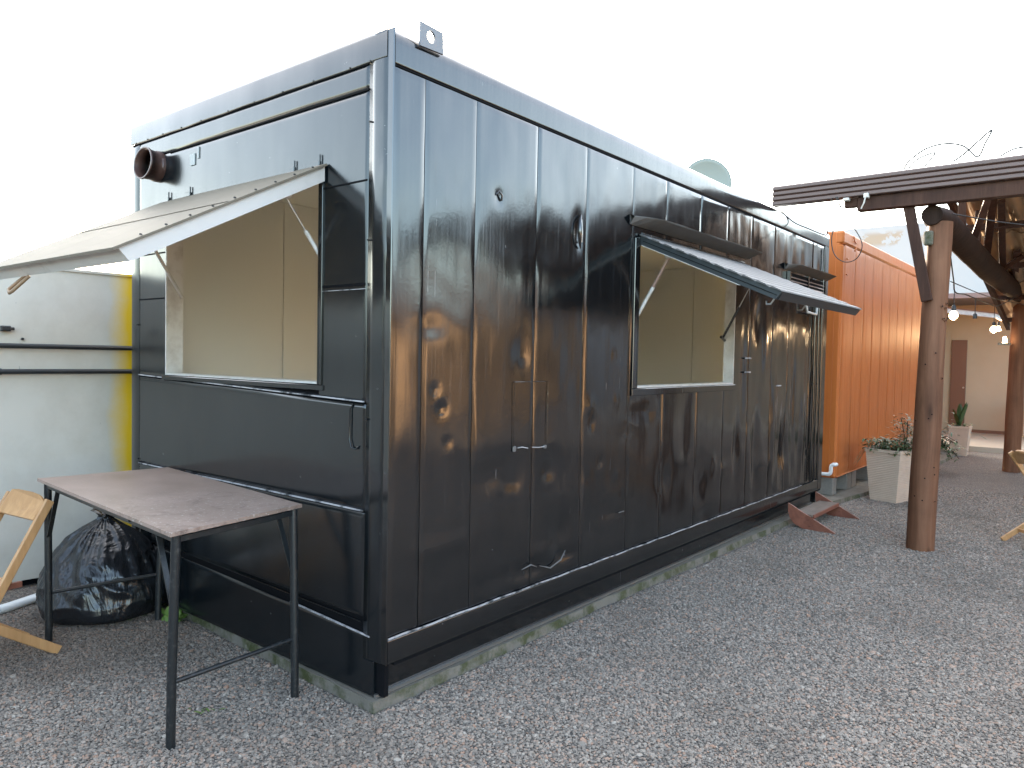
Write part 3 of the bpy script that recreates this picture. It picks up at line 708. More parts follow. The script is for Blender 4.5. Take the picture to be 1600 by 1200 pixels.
# right hatch: hinge (x=0, z=2.40) -> front (x=.94, z=1.99)
gA, gB = Vector((.012, 0, 2.405)), Vector((.945, 0, 2.003))
dg = (gB - gA).normalized(); ng = Vector((-dg.z, 0, dg.x)); ng = -ng if ng.z < 0 else ng
def fr(y, t, h): p = gA.lerp(gB, t) + ng * h; return (p.x, y, p.z)
fy0, fy1 = 2.165, 3.895
for (ya, dy) in ((fy0, .028), (fy1 - .028, .028)):
    fe = MB(); fe.prism([fr(ya, 0, -.001), fr(ya, 1, -.001), fr(ya, .985, -.055), fr(ya, .02, -.055)], (0, dy, 0)); obj('hatch_side_board', fe, DARKBOARD, cont)
fe = MB(); fe.prism([fr(fy0 + .029, 1, -.002), fr(fy0 + .029, .99, -.054), fr(fy0 + .029, .96, -.054), fr(fy0 + .029, .97, -.002)], (0, fy1 - fy0 - .058, 0)); obj('hatch_front_board', fe, DARKBOARD, cont)
fe = MB(); fe.prism([fr(fy0 + .029, .03, -.012), fr(fy0 + .029, .95, -.012), fr(fy0 + .029, .95, -.022), fr(fy0 + .029, .03, -.022)], (0, fy1 - fy0 - .058, 0)); obj('hatch_lining', fe, DARKBOARD, cont)
fe = MB(); fe.bar(fr(fy0 - .003, .03, -.028), fr(fy0 - .003, .985, -.03), .004, .004, (0, 0, 1)); obj('board_groove', fe, SHADOW, cont)
fe = MB(); fe.bar(fr(fy0 + .01, .03, -.057), fr(fy0 + .01, .75, -.057), .02, .004, (0, 1, 0)); obj('hatch_lip', fe, WHITE, cont)
nr = 17; wr = (fy1 - fy0 + .05) / nr
# ridged sheet: ribs run down the slope; strips of standing seams across it
for k in range(11):
    t0, t1 = k / 11 * 1.03 - .005, (k + 1) / 11 * 1.03 - .005
    fe = MB(); y_ = fy0 - .02
    fe.prism([fr(y_, t0 + .002, .0), fr(y_, t0 + .012, .010), fr(y_, t1 - .030, .008), fr(y_, t1 - .022, .001)], (0, fy1 - fy0 + .05, 0)); obj('hatch_slat', fe, GREYSHEET, cont)
fe = MB(); fe.tube([(.02, fy0, 2.415), (.02, fy1, 2.415)], .010, 8); obj('hinge', fe, BLACK, cont)
strut((.190, 2.225, 2.262), (-.035, 2.215, 1.87), .0001, m_body=RUSTMETAL)
fe = MB(); fe.tube([(.082, 2.221, 2.07), (-.037, 2.215, 1.868)], .0125, 8); obj('strut_sleeve', fe, WHITE, cont)
strut((.185, 3.735, 2.28), (-.066, 3.72, 1.79), .5, m_body=BLACK)
fe = MB(); fe.tube([(-.075, 3.77, 1.765), (-.06, 3.66, 1.79)], .012, 8); obj('strut_bracket', fe, BLACK, cont)
for k, yy in enumerate((2.23, 2.80)):
    fe = MB(); p = fr(yy, .955, -.06); fe.tube([p, (p[0] - .02, p[1], p[2] - .03), (p[0] - .045, p[1], p[2] - .03), (p[0] - .05, p[1] + .01, p[2] - .01)], .006, 6); obj('hatch_catch', fe, METAL, cont)

# ------------------------------------------------------------------ satellite dish on the roof
ds = thing('satellite_dish', (-1.061, 5.5, 3.0), 'pale grey satellite dish standing on the roof of the black container', 'satellite dish')
dd_ = MB(); R_ = .265; cdir = Vector((.60, -.80, .10)).normalized(); a_ = cdir.cross(Vector((0, 0, 1))).normalized(); b2_ = a_.cross(cdir)
cc = Vector((-1.061, 5.5, 3.533)); rings = 7; seg = 40
for side_ in (0, 1):
    for i in range(rings + 1):
        rr = R_ * i / rings
        for j in range(seg):
            a = 2*PI*j/seg; dd_.v.append(tuple(cc + a_ * rr * math.cos(a) + b2_ * rr * math.sin(a) * 1.0 - cdir * (.06 * (i / rings) ** 2 * -1 + .06 + (0.008 * side_))))
for side_ in (0, 1):
    o_ = side_ * (rings + 1) * seg
    for i in range(rings):
        for j in range(seg): dd_.f.append([o_ + i*seg + j, o_ + i*seg + (j+1) % seg, o_ + (i+1)*seg + (j+1) % seg, o_ + (i+1)*seg + j]); dd_.sm.append(True)
o1 = rings * seg; o2 = (rings + 1) * seg + rings * seg
for j in range(seg): dd_.f.append([o1 + j, o1 + (j+1) % seg, o2 + (j+1) % seg, o2 + j]); dd_.sm.append(False)
obj('reflector', dd_, mat('dish_grey', (.25, .265, .23), .6), ds)
f = MB(); f.tube([(-1.061, 5.55, 3.0), (-1.061, 5.56, 3.50)], .02, 10); obj('mast', f, METAL, ds)
f = MB(); f.tube([tuple(cc - b2_ * .24), tuple(cc + cdir * .30 - b2_ * .18)], .010, 8); obj('feed_arm', f, METAL, ds)

# ------------------------------------------------------------------ orange container
OY0, OY1, OX = 6.90, 13.70, -.018
oc = thing('orange_container', (-1.24, 10.3, .045), 'orange shipping container raised on grey concrete blocks beyond the black one', 'container')
oz0, oz1 = .255, 3.118
def owave(y, z): 
    w_ = .004 * noise.noise(Vector((y * 1.5, z * 1.2, 40))) + .002 * noise.noise(Vector((y * 6, z * 2, 41)))
    if z < 1.0: w_ -= .022 * math.sin(z * 44 + y) * math.exp(-((y - 7.35) / .22) ** 2) * max(0, 1 - z) * .5
    return w_ + OX
oside = lambda y, z, dx: (dx if dx > -.2 else dx, y, z)
oseam = [OY0 + .09, 7.451, 7.893, 8.337, 8.815, 9.293, 9.766, 10.25, 10.75, 11.25, 11.8, 12.25, 12.65, 13.35, OY1 - .05]
for i, (a, c_) in enumerate(zip(oseam, oseam[1:])):
    if abs(a - 12.65) < .01: continue
    obj('wall_panel', panel(a + .006, c_ - .006, .27, 2.965, None, owave, step=.05, lip=.0196, emap=lambda y, z, dx: (dx, y, z)), ORANGE, oc)
obj('wall_panel', panel(12.656, 13.344, .27, 2.965, (12.75, 13.3, 1.08, 2.55), owave, step=.05, lip=.0196, emap=lambda y, z, dx: (dx, y, z)), ORANGE, oc)
f = MB(); f.box((OX - .06, 12.75, 1.08), (OX - .03, 13.3, 2.55)); obj('window_shutter', f, mat('grey_shutter', (.22, .23, .22), .6), oc)
f = MB(); f.bevbox((-2.44, OY0 + .001, oz0), (OX - .03, OY1, oz1 - .004), .01); obj('body', f, ORANGE, oc)
f = MB(); f.bevbox((OX - .09, OY0 - .006, oz0 - .001), (OX + .006, OY0 + .085, 2.965), .022); obj('corner_post', f, ORANGE, oc)
f = MB(); f.bevbox((OX - .09, OY0 - .007, 2.972), (OX + .012, OY1, oz1), .02); obj('top_rail', f, ORANGE, oc)
f = MB(); f.bevbox((OX - .09, OY1 - .045, oz0), (OX + .004, OY1, 2.97), .01); obj('corner_post', f, ORANGE, oc)
f = MB(); f.bevbox((OX - .09, OY0 + .085, oz0 - .001), (OX + .002, OY1 - .05, .268), .005); obj('bottom_rail', f, ORANGE, oc)
for (a, c_) in [((.01, 7.30, 2.93), (.01, 7.36, 2.98)), ((.01, 7.02, 2.62), (.01, 6.98, 2.62)), ((.01, 7.02, 2.80), (.01, 6.98, 2.80))]:
    f = MB(); f.tube([a, c_], .010, 6); obj('hook_stub', f, ORANGE, oc)
f = MB(); f.tube([(.0, 7.28, 3.10), (.004, 7.30, 3.05), (.004, 7.34, 3.03), (.004, 7.42, 3.03)], .006, 6); obj('pipe_clip', f, ORANGE, oc)
# hatch on the far part of the orange container
f = MB(); f.prism([(0.0, 12.62, 2.612), (.90, 12.62, 2.470), (.90, 12.62, 2.400), (0.0, 12.62, 2.525)], (0, .03, 0)); obj('hatch_side_board', f, WHITE, oc)
f = MB(); f.prism([(0.0, 12.60, 2.625), (.92, 12.60, 2.480), (.92, 12.60, 2.470), (0.0, 12.60, 2.613)], (0, 1.15, 0)); obj('hatch_sheet', f, REDW, oc)
f = MB(); f.prism([(.86, 12.651, 2.474), (.90, 12.651, 2.468), (.90, 12.651, 2.40), (.86, 12.651, 2.405)], (0, 1.09, 0)); obj('hatch_front_board', f, WHITE, oc)
f = MB(); f.prism([(.01, 12.66, 2.60), (.85, 12.66, 2.468), (.85, 12.66, 2.458), (.01, 12.66, 2.59)], (0, 1.08, 0)); obj('hatch_lining', f, BEIGE, oc)
f = MB(); f.tube([(.0, 12.66, 2.22), (.26, 12.66, 2.50)], .014, 8); obj('gas_strut', f, BLACK, oc)
# blocks
k = 0
for (x, y, a) in [(-.115, 7.02, 0), (-.10, 7.55, 0), (-.10, 7.78, 0), (-.09, 8.6, 0), (-.09, 9.7, 0), (-.09, 11, 0), (-.09, 12.3, 0), (-.09, 13.4, 0), (-.55, 7.05, 0), (-.6, 7.9, 0)]:
    bl = MB(); bw = .19
    y0_, y1_ = y - .10, y + .10 if k not in (0,) else y + .06
    if k in (0, 1, 2, 8): 
        bl.bevbox((x - .25, y0_, .047), (x + .07, y1_, .252), .005)
        o = obj('concrete_block', bl, BLOCK)
    else:
        bl.bevbox((x - .2, y0_, .047), (x + .07, y1_, .252), .005); o = obj('concrete_block', bl, BLOCK)
    lbls = ['concrete block under the near corner of the orange container, beside the white pipe elbow', 'concrete block under the orange container, second from its near corner', 'concrete block under the orange container, touching the tall pale planter']
    tag(o, lbls[k] if k < 3 else 'grey concrete block under the orange container, beyond the tall pale planter and hard to see', 'block', 'concrete blocks under the orange container'); k += 1
# pvc elbow
el = MB(); el.tube([(-.20, 6.86, .300), (-.10, 6.86, .300), (-.075, 6.86, .302), (-.058, 6.86, .315), (-.053, 6.86, .34), (-.053, 6.86, .385), (-.048, 6.86, .405), (-.030, 6.865, .42), (-.005, 6.868, .42), (-.004, 6.895, .42)], .022, 12)
tag(obj('pipe_elbow', el, PVC), 'white plastic pipe elbow at the low near corner of the orange container', 'pipe')

# ------------------------------------------------------------------ white container wall on the left
XW = -3.1
wc = thing('white_container', (XW - 1.2, -2.5, 0), 'white metal container behind the table with a yellow painted stripe and two black pipes', 'container')
def wwave(y, z): return XW + .006 * noise.noise(Vector((y * 1.2, z * 1.2, 50))) + .002 * noise.noise(Vector((y * 5, z * 4, 51)))
mb = MB(); ny, nz = 90, 36
for i in range(ny + 1):
    y = -6.0 + 8.0 * i / ny
    for j in range(nz + 1):
        z = .055 + (2.125 - .055) * j / nz; mb.v.append((wwave(y, z), y, z + (.02 * noise.noise(Vector((y * 5, 0, 3))) if j == 0 else 0)))
for i in range(ny):
    for j in range(nz): mb.f.append([i*(nz+1) + j, (i+1)*(nz+1) + j, (i+1)*(nz+1) + j + 1, i*(nz+1) + j + 1]); mb.sm.append(True)
obj('wall_sheet', mb, WALLW, wc)
f = MB(); f.box((XW - 2.4, -6, .05), (XW - .02, 2.0, 2.11)); obj('body', f, WALLW, wc)
f = MB(); f.bevbox((XW - .05, -6, 2.112), (XW + .012, 2.0, 2.135), .004); obj('top_rail', f, WALLW, wc)
f = MB(); f.box((XW - .3, -6, 0.005), (XW - .05, 2.0, .10)); obj('gap_shade', f, SHADOW, wc)  # near-black bar stands in for the shade in the gap under the wall
for (z, dz_) in ((1.602, 0), (1.436, -.004)):
    f = MB(); f.tube([(XW + .035, -6, z + .006), (XW + .035, -2, z), (XW + .035, -.3, z), (XW + .035, 2, z + dz_)], .0165, 12); obj('conduit', f, BLKPIPE, wc)
for (y, z) in ((-.57, 1.602), (-.55, 1.436), (-.9, 1.602), (-2.5, 1.602), (-2.5, 1.436)):
    f = MB(); f.tube([(XW + .035, y - .02, z), (XW + .035, y + .02, z)], .021, 12); f.box((XW, y - .01, z - .012), (XW + .03, y + .01, z + .012)); obj('pipe_clip', f, BLKPIPE, wc)
f = MB(); f.bevbox((XW + .0, -.535, 1.695), (XW + .05, -.475, 1.73), .006); f.tube([(XW + .03, -.50, 1.712), (XW + .03, -.455, 1.712)], .010, 8); obj('latch', f, BLKPIPE, wc)
f = MB(); f.tube([(XW, -.40, 1.648), (XW + .012, -.40, 1.648)], .009, 8); obj('bolt', f, BLKPIPE, wc)
pp = MB(); pp.tube([(-2.62, -2.4, .03), (-2.63, -.72, .032), (-2.66, -.62, .032), (-2.76, -.36, .034), (-2.86, -.05, .036)], .027, 12)
tag(obj('drain_pipe', pp, PVC), 'white plastic drain pipe lying on the gravel along the white wall', 'pipe')

# ------------------------------------------------------------------ table
tb = thing('table', (-1.2, -.4, 0), 'folding table with worn brown top and black steel legs beside the container end wall', 'table')
TT = [(-2.04, -.675), (-.345, -.795), (-.462, -.112), (-1.96, .0)]
f = MB(); N_ = 40; P = []
for (p, q) in zip(TT, TT[1:] + TT[:1]):
    for i in range(N_):
        t = i / N_; k = .0035 * noise.noise(Vector((p[0] * 9 + t * 30, p[1] * 7, 2))) * (1 if p[0] > -1 else .4)
        P.append((p[0] + (q[0] - p[0]) * t + k, p[1] + (q[1] - p[1]) * t + k))
f.prism([(x, y, .872) for x, y in P], (0, 0, .016)); obj('tabletop', f, TOP, tb)
legs = [(-.425, -.752), (-.43, -.165), (-1.975, -.645), (-1.875, -.10)]
Lt = [(-.38, -.755), (-.475, -.15), (-1.995, -.64), (-1.90, -.045)]
for (a, c_), (e_, g_) in zip(legs, Lt):
    f = MB(); f.tube([(a, c_, 0), (a * .8 + e_ * .2, c_ * .8 + g_ * .2, .30), (e_, g_, .868)], .0185, 14); obj('leg', f, FRAME, tb)
def rail(i, j, z, wd=.022, th=.025, name='apron'):
    f = MB(); f.bar((*Lt[i], z), (*Lt[j], z), th, wd, (0, 0, 1), .002); obj(name, f, FRAME, tb)
rail(0, 2, .852); rail(1, 3, .852); rail(0, 1, .852); rail(2, 3, .852)
def lp(i, z): t = z / .868; return Vector((legs[i][0] + (Lt[i][0] - legs[i][0]) * t, legs[i][1] + (Lt[i][1] - legs[i][1]) * t, z))
for (i, j, z) in ((0, 1, .27), (2, 3, .27)):
    f = MB(); f.tube([lp(i, z), lp(j, z)], .010, 10); obj('stretcher', f, FRAME, tb)
for (i, j) in ((0, 2), (1, 3), (2, 0), (3, 1)):
    a = lp(i, .55); top = Vector((*Lt[i], .845)).lerp(Vector((*Lt[j], .845)), .105)
    f = MB(); f.bar(a, top, .022, .006, (0, 1, 0)); obj('brace', f, FRAME, tb)
f = MB(); f.bar((-.80, -.745, .868), (-1.95, -.65, .868), .030, .010, (0, 0, 1)); obj('hinge_rail', f, FRAME, tb)

# ------------------------------------------------------------------ bin bag
def bin_bag(cx, cy, R, Hh):
    mb = MB(); nu, nv = 128, 80
    prof = [(0, .55), (.02, .86), (.08, .97), (.2, 1.0), (.35, .98), (.5, .90), (.64, .76), (.76, .58), (.86, .38), (.93, .20), (.965, .11), (.985, .09), (1.0, .12)]
    def pr_(t):
        for (a, b_) in zip(prof, prof[1:]):
            if t <= b_[0]: k = (t - a[0]) / (b_[0] - a[0]); return a[1] + (b_[1] - a[1]) * k
        return .1
    for j in range(nv + 1):
        t = j / nv
        for i in range(nu):
            a = 2*PI*i/nu; rr = R * pr_(t)
            ca, sa = math.cos(a), math.sin(a)
            fold = (abs(noise.noise(Vector((ca * 3.2, sa * 3.2, t * 1.0)))) + .55 * abs(noise.noise(Vector((ca * 8, sa * 8, t * 1.5 + 5)))))
            cr = abs(noise.noise(Vector((ca * 2.2 + t * 3, sa * 2.2, t * 4 + 8))))
            amp = min(1, t * 1.1)
            rr *= 1 + .10 * noise.noise(Vector((ca * 1.2, sa * 1.2, t * 1.5 + 3))) - (.30 * fold * amp ** 1.5) - .10 * cr
            mb.v.append((cx + rr * ca * 1.06, cy + rr * sa * .95, .004 + Hh * t + .02 * noise.noise(Vector((ca * 2, sa * 2, t * 3))) * (t > .05)))
    for j in range(nv):
        for i in range(nu): mb.f.append([j*nu + i, j*nu + (i+1) % nu, (j+1)*nu + (i+1) % nu, (j+1)*nu + i]); mb.sm.append(True)
    mb.add(mb.v[:nu], [tuple(range(nu))])
    o = obj('bin_bag', mb, BAG)
    tag(o, 'full black plastic bin bag tied at the top on the gravel behind the table', 'bin bag')
    f = MB()
    for (dx, dy, dz_, s) in ((-.09, -.03, .055, 1), (.08, .02, .03, .9), (-.02, -.06, .075, .8), (.03, .05, .07, .7)):
        c = Vector((cx, cy, Hh - .02)); e = c + Vector((dx, dy, dz_)); sd = Vector((dy, -dx, .02)).normalized() * .035 * s
        m_ = c.lerp(e, .55) + Vector((0, 0, .02))
        f.add([c - sd * .3, c + sd * .3, m_ + sd, m_ - sd, e + sd * 1.0 + Vector((0, 0, .015)), e - sd * .8], [(0, 1, 2, 3), (3, 2, 4, 5)], True)
    f.tube([(cx - .03, cy - .02, Hh - .025), (cx + .03, cy + .02, Hh - .015)], .032, 12)
    obj('knot', f, BAG, o)
bin_bag(-2.30, -.215, .385, .575)

# ------------------------------------------------------------------ folding chairs
def fold_chair(origin, ang, label, reach=.60):
    """local +X = the way the chair faces, Y = width; origin on the ground under the backrest"""
    root = thing('folding_chair', origin, label, 'chair', 'folding wooden chairs')
    m = Matrix.Rotation(ang, 4, 'Z'); hw = .19
    def P(x, y, z): return Vector(origin) + (m @ Vector((x, y, z)))
    sd = m @ Vector((0, 1, 0))
    fw = m @ Vector((1, 0, 0))
    for y in (-hw, hw):
        f = MB(); f.bar(P(.0, y, .815), P(reach, y, .012), .045, .020, fw + Vector((0, 0, .7)), .004); obj('stile', f, CHAIRW, root)
        yy = y * .84
        f = MB(); f.bar(P(.53, yy, .42), P(-.06, yy, .012), .048, .020, fw + Vector((0, 0, -1)), .004); obj('rear_leg', f, CHAIRW, root)
    # shaped back rest
    f = MB(); pl = []
    for t in (0, .12, .3, .7, .88, 1): pl.append((t, .025 if t in (0, 1) else (.055 if t in (.12, .88) else .062)))
    top = [P(-.004 - .0 + .012, -hw + .012 + (2*hw - .024) * t, .775 + h) for t, h in pl]; low = [P(.062, -hw + .012 + (2*hw - .024) * t, .715 + .0) for t, h in reversed(pl)]
    f.prism(top + low, (m @ Vector((.014, 0, .011)))); obj('backrest', f, CHAIRW, root)
    for k in range(6):
        x = .17 + k * .062
        f = MB(); f.bevbox((0, -hw + .015, 0), (.048, hw - .015, .014), .003, Matrix.Translation(P(x, 0, .425)) @ m); obj('seat_slat', f, CHAIRW, root)
    for y in (-hw + .035, hw - .035):
        f = MB(); f.bar(P(.12, y, .408), P(.55, y, .408), .018, .028, sd); obj('seat_rail', f, REDW, root)
    for (x, z) in ((.08, .11), (.50, .145)):
        f = MB(); f.bar(P(x, -hw * .84 if x < .3 else -hw, z), P(x, hw * .84 if x < .3 else hw, z), .030, .016, Vector((0, 0, 1)), .002); obj('stretcher', f, CHAIRW, root)
    return root
fold_chair((-1.935, -.745, 0), math.radians(278), 'folding pine chair cut by the left picture edge, its back against the table', .45)
fold_chair((1.87, 5.80, 0), math.radians(38), 'folding pine chair standing alone on gravel beyond the near pergola post')

# ------------------------------------------------------------------ red wooden step
st = thing('wooden_step', (.25, 5.5, 0), 'low red stained wooden step with two slanted side boards against the container foot', 'step')
for y in (5.08, 5.93):
    pts = [(.058, .235), (.075, .228), (.50, .008), (.49, .0), (.27, .0), (.19, .012), (.12, .045), (.078, .095), (.06, .15)]
    f = MB(); f.prism([(x, y, z) for x, z in pts], (0, .020, 0)); obj('side_board', f, REDW, st)
f = MB(); f.bevbox((.10, 5.101, .128), (.285, 5.929, .148), .003); obj('tread', f, mat('worn_tread', (.2, .16, .13), .6, build=build_wood((.16, .12, .09), (.25, .2, .16), (20, 3, 20))), st)
f = MB(); f.bevbox((.286, 5.101, .112), (.300, 5.929, .149), .003); obj('tread_lip', f, REDW, st)

# ------------------------------------------------------------------ planters
def planter(x, y, ang, hgt, wt, wb, label, kind):
    root = thing('planter', (x, y, 0), label, 'planter', 'pale tapered planters')
    f = MB(); m = Matrix.Translation((x, y, 0)) @ Matrix.Rotation(ang, 4, 'Z'); N_ = 26
    def sq(h, s): return [m @ Vector((a * s/2, b_ * s/2, h)) for a, b_ in ((-1, -1), (1, -1), (1, 1), (-1, 1))]
    rings = [sq(0, wb)]
    for i in range(N_):
        h0 = .03 + (hgt - .07) * i / N_; h1 = .03 + (hgt - .07) * (i + .7) / N_
        s0 = wb + (wt - wb) * h0 / hgt; s1 = wb + (wt - wb) * h1 / hgt
        rings += [sq(h0, s0 - .0), sq(h0 + .004, s0 + .006), sq(h1, s1 + .006), sq(h1 + .003, s1 - .0)]
    rings += [sq(hgt - .035, wt + .012), sq(hgt, wt + .014), sq(hgt, wt - .05), sq(hgt - .05, wt - .055)]
    for k, rg in enumerate(rings): f.v += [tuple(p) for p in rg]
    for k in range(len(rings) - 1):
        for j in range(4): f.f.append([k*4 + j, k*4 + (j+1) % 4, (k+1)*4 + (j+1) % 4, (k+1)*4 + j]); f.sm.append(False)
    e = (len(rings) - 1) * 4; f.f.append([e, e+1, e+2, e+3]); f.sm.append(False); f.f.append([3, 2, 1, 0]); f.sm.append(False)
    obj('pot', f, PLANTER, root)
    f = MB(); s_ = wt - .056; f.prism([m @ Vector((a * s_/2, b_ * s_/2, hgt - .045)) for a, b_ in ((-1, -1), (1, -1), (1, 1), (-1, 1))], (0, 0, .01)); obj('soil', f, SOIL, root)
    return root, m
def leaf(f, base, d_, ln, wd, droop=.3, seg=3):
    d_ = Vector(d_).normalized(); sd = d_.cross(Vector((0, 0, 1)))
    if sd.length < .1: sd = Vector((1, 0, 0))
    sd.normalize(); pts = []; p = Vector(base)
    for i in range(seg + 1):
        t = i / seg; wv = wd * (math.sin(PI * min(1, t * .92 + .08)) ** .7) * .5
        pts.append((p + sd * wv, p - sd * wv)); d_ = (d_ + Vector((0, 0, -droop / seg))).normalized(); p = p + d_ * (ln / seg)
    vs = [q for pr_ in pts for q in pr_]
    f.add(vs, [(2*i, 2*i+1, 2*i+3, 2*i+2) for i in range(seg)], True)
def rdir(up=.3, spread=1): a = random.uniform(0, 2*PI); return Vector((math.cos(a) * spread, math.sin(a) * spread, random.uniform(up - .4, up + .5)))
root, m = planter(.47, 7.36, math.radians(-14), .61, .40, .30, 'tall tapered pale ribbed planter with leafy plants behind the near pergola post', 0)
f = MB()
for k in range(480):
    p = m @ Vector((random.uniform(-.25, .23), random.uniform(-.21, .21), random.uniform(.57, .72)))
    leaf(f, p, rdir(.35), random.uniform(.05, .10), random.uniform(.018, .032), .8)
for (x, y) in ((.12, .06), (.16, -.05), (.20, .12)):      # taller bush on the right
    pp_ = m @ Vector((x, y, .58)); top = pp_ + Vector((random.uniform(-.05, .06), .02, random.uniform(.32, .48)))
    f2 = MB(); f2.tube([pp_, pp_.lerp(top, .5) + Vector((.02, 0, 0)), top], .005, 6); obj('stem', f2, BEAMW, root)
    for k in range(120):
        q = pp_.lerp(top, random.random() ** .7) + Vector([random.gauss(0, .06) for _ in range(3)])
        leaf(f, q, rdir(.2), random.uniform(.05, .09), random.uniform(.012, .022), .6)
obj('leafy_plant', f, LEAF, root)
f = MB()
for k in range(38):
    leaf(f, m @ Vector((-.09 + random.gauss(0, .025), random.gauss(0, .03), .575)), rdir(.9, .55), random.uniform(.16, .26), .014, 1.0, 5)
for k in range(20):
    leaf(f, m @ Vector((.06 + random.gauss(0, .02), random.gauss(0, .03), .575)), rdir(.8, .6), random.uniform(.16, .26), .012, 1.1, 5)
obj('striped_plant', f, LEAFV, root)
f = MB()
for k in range(7):
    a = m @ Vector((-.16, random.uniform(-.1, .1), .58)); e = a + Vector((-.18 - random.random() * .12, -.02, -.05 - random.random() * .22))
    mid = a.lerp(e, .5) + Vector((-.03, 0, .09)); f.tube([a, mid, e], .0022, 5)
obj('trailing_stem', f, mat('dry_stem', (.34, .24, .13), .7), root)
root, m = planter(.27, 10.4, 0, .50, .36, .28, 'pale planter with a spreading bush, mostly hidden behind the near pergola post', 1)
f = MB(); f3 = MB()
for k in range(420):
    q = m @ Vector((random.gauss(.12, .17), random.gauss(0, .15), .42 + abs(random.gauss(0, .22)) - .10))
    leaf(f, q, rdir(.1), random.uniform(.07, .13), random.uniform(.02, .035), .7)
for k in range(10):
    a = m @ Vector((.15, random.uniform(-.12, .12), .48)); e = a + Vector((random.uniform(.15, .42), random.uniform(-.1, .1), random.uniform(-.28, .02)))
    f3.tube([a, a.lerp(e, .5) + Vector((0, 0, .07)), e], .004, 5)
    for j in range(12): leaf(f, a.lerp(e, random.random()) + Vector([random.gauss(0, .025) for _ in range(3)]), rdir(0), .07, .024, .5)
for k in range(9): leaf(f, m @ Vector((.02, 0, .5)), rdir(1.2, .35), random.uniform(.3, .42), .05, .7, 6)
obj('leafy_plant', f, LEAF, root); obj('stem', f3, BEAMW, root)
root, m = planter(.36, 13.2, 0, .52, .32, .24, 'small white pot with upright pointed leaves at the far end of the orange container', 2)
f = MB()
for k in range(60):
    leaf(f, m @ Vector((random.gauss(0, .08), random.gauss(0, .08), .5 + random.random() * .06)), rdir(.4), .10, .03, .7)
for k in range(8): leaf(f, m @ Vector((-.02, 0, .48)), rdir(1.3, .3), random.uniform(.35, .55), .08, .6, 6)
obj('leafy_plant', f, LEAF, root)

# ------------------------------------------------------------------ pergola
pg = thing('pergola', (1.25, 8, 0), 'rustic pergola of round timber posts under a tan corrugated roof, right of the containers', 'pergola')
def log(name, pts, rads, m_=POLE, seg=20, lab=None):
    P0 = [Vector(p) for p in pts]; full = []; rr = []
    for i in range(len(P0) - 1):
        for k in range(14):
            t = k / 14; full.append(P0[i].lerp(P0[i+1], t)); rr.append(rads[i] + (rads[i+1] - rads[i]) * t)
    full.append(P0[-1]); rr.append(rads[-1])
    mb = MB(); mb.tube(full, .1, seg, rads=rr)
    mb.v = [tuple(Vector(v) + Vector((noise.noise(Vector((v[0]*5, v[1]*5, v[2]*1.3))), noise.noise(Vector((v[0]*5+9, v[1]*5, v[2]*1.3))), 0)) * .010) for v in mb.v]
    return obj(name, mb, m_, pg, lab)
log('post', [(1.215, 5.02, -.02), (1.235, 5.02, 1.2), (1.262, 5.02, 2.40), (1.27, 5.02, 2.80)], [.112, .107, .098, .094])
log('post', [(1.30, 11.36, -.02), (1.315, 11.36, 1.5), (1.34, 11.36, 2.60)], [.118, .108, .10])
log('log_beam', [(1.225, 4.905, 2.85), (1.24, 5.25, 2.85), (1.27, 8.2, 2.72), (1.33, 11.6, 2.66)], [.082, .115, .125, .115], LOGM)
rng = random.Random(4)
for k in range(22):    # knots on the near post
    a = rng.uniform(-2.6, -.2); z = rng.uniform(.25, 2.4); rr = .109 - .006 * z
    c = Vector((1.215 + .02 * z + rr * math.cos(a), 5.02 + rr * math.sin(a), z))
    f = MB(); nrm_ = Vector((math.cos(a), math.sin(a), 0))
    f.tube([c - nrm_ * .010, c + nrm_ * .004], .013, 10); obj('knot', f, POLE, pg)
    f = MB(); f.tube([c - nrm_ * .0, c + nrm_ * .006], .006, 8); obj('knot', f, SHADOW, pg)
# plank brace beside the post top
f = MB(); f.bar((1.035, 4.86, 3.04), (1.215, 4.90, 2.13), .085, .035, (1, 0, 0), .004); obj('brace', f, BEAMW, pg)
f = MB(); f.bevbox((1.17, 4.90, 2.60), (1.24, 4.96, 2.72), .01); obj('mortar_patch', f, CONC, pg)
# ribbed fascia
fa = MB(); X0, X1 = -.07, 6.2
prof = []; z = 3.045
for k in range(4):
    prof += [(4.76, z), (4.752, z + .006), (4.752, z + .030), (4.76, z + .036), (4.775, z + .038)]; z += .045
prof.append((4.78, z))
for X in (X0, X1):
    for (y, z) in prof: fa.v.append((X, y, z + .008 * (X - X0) / 6))
n = len(prof)
for k in range(n - 1): fa.f.append([k, k+1, n+k+1, n+k]); fa.sm.append(False)
fa.v += [(X0, 4.86, 3.045), (X1, 4.86, 3.053), (X0, 4.86, prof[-1][1]), (X1, 4.86, prof[-1][1] + .008)]
q = 2 * n; fa.f += [[0, n, q+1, q], [n-1, q+2, q+3, 2*n-1], [q, q+1, q+3, q+2], list(range(n)) + [q+2, q]]; fa.sm += [False] * 4
obj('ribbed_fascia', fa, GUTTER, pg)
f = MB(); f.bevbox((.66, 4.80, 2.925), (6.2, 4.90, 3.043), .005); obj('front_beam', f, BEAMW, pg)
f = MB(); f.bevbox((.555, 4.745, 3.015), (.605, 4.80, 3.04), .004); f.bevbox((.725, 4.735, 3.02), (.765, 4.79, 3.06), .004); f.tube([(.745, 4.73, 3.03), (.735, 4.73, 2.98), (.71, 4.74, 2.93)], .006, 6); obj('white_clip', f, WHITE, pg)
f = MB(); f.bevbox((.55, 4.81, 2.965), (.66, 4.88, 3.04), .005); obj('beam_end', f, BEAMW, pg)
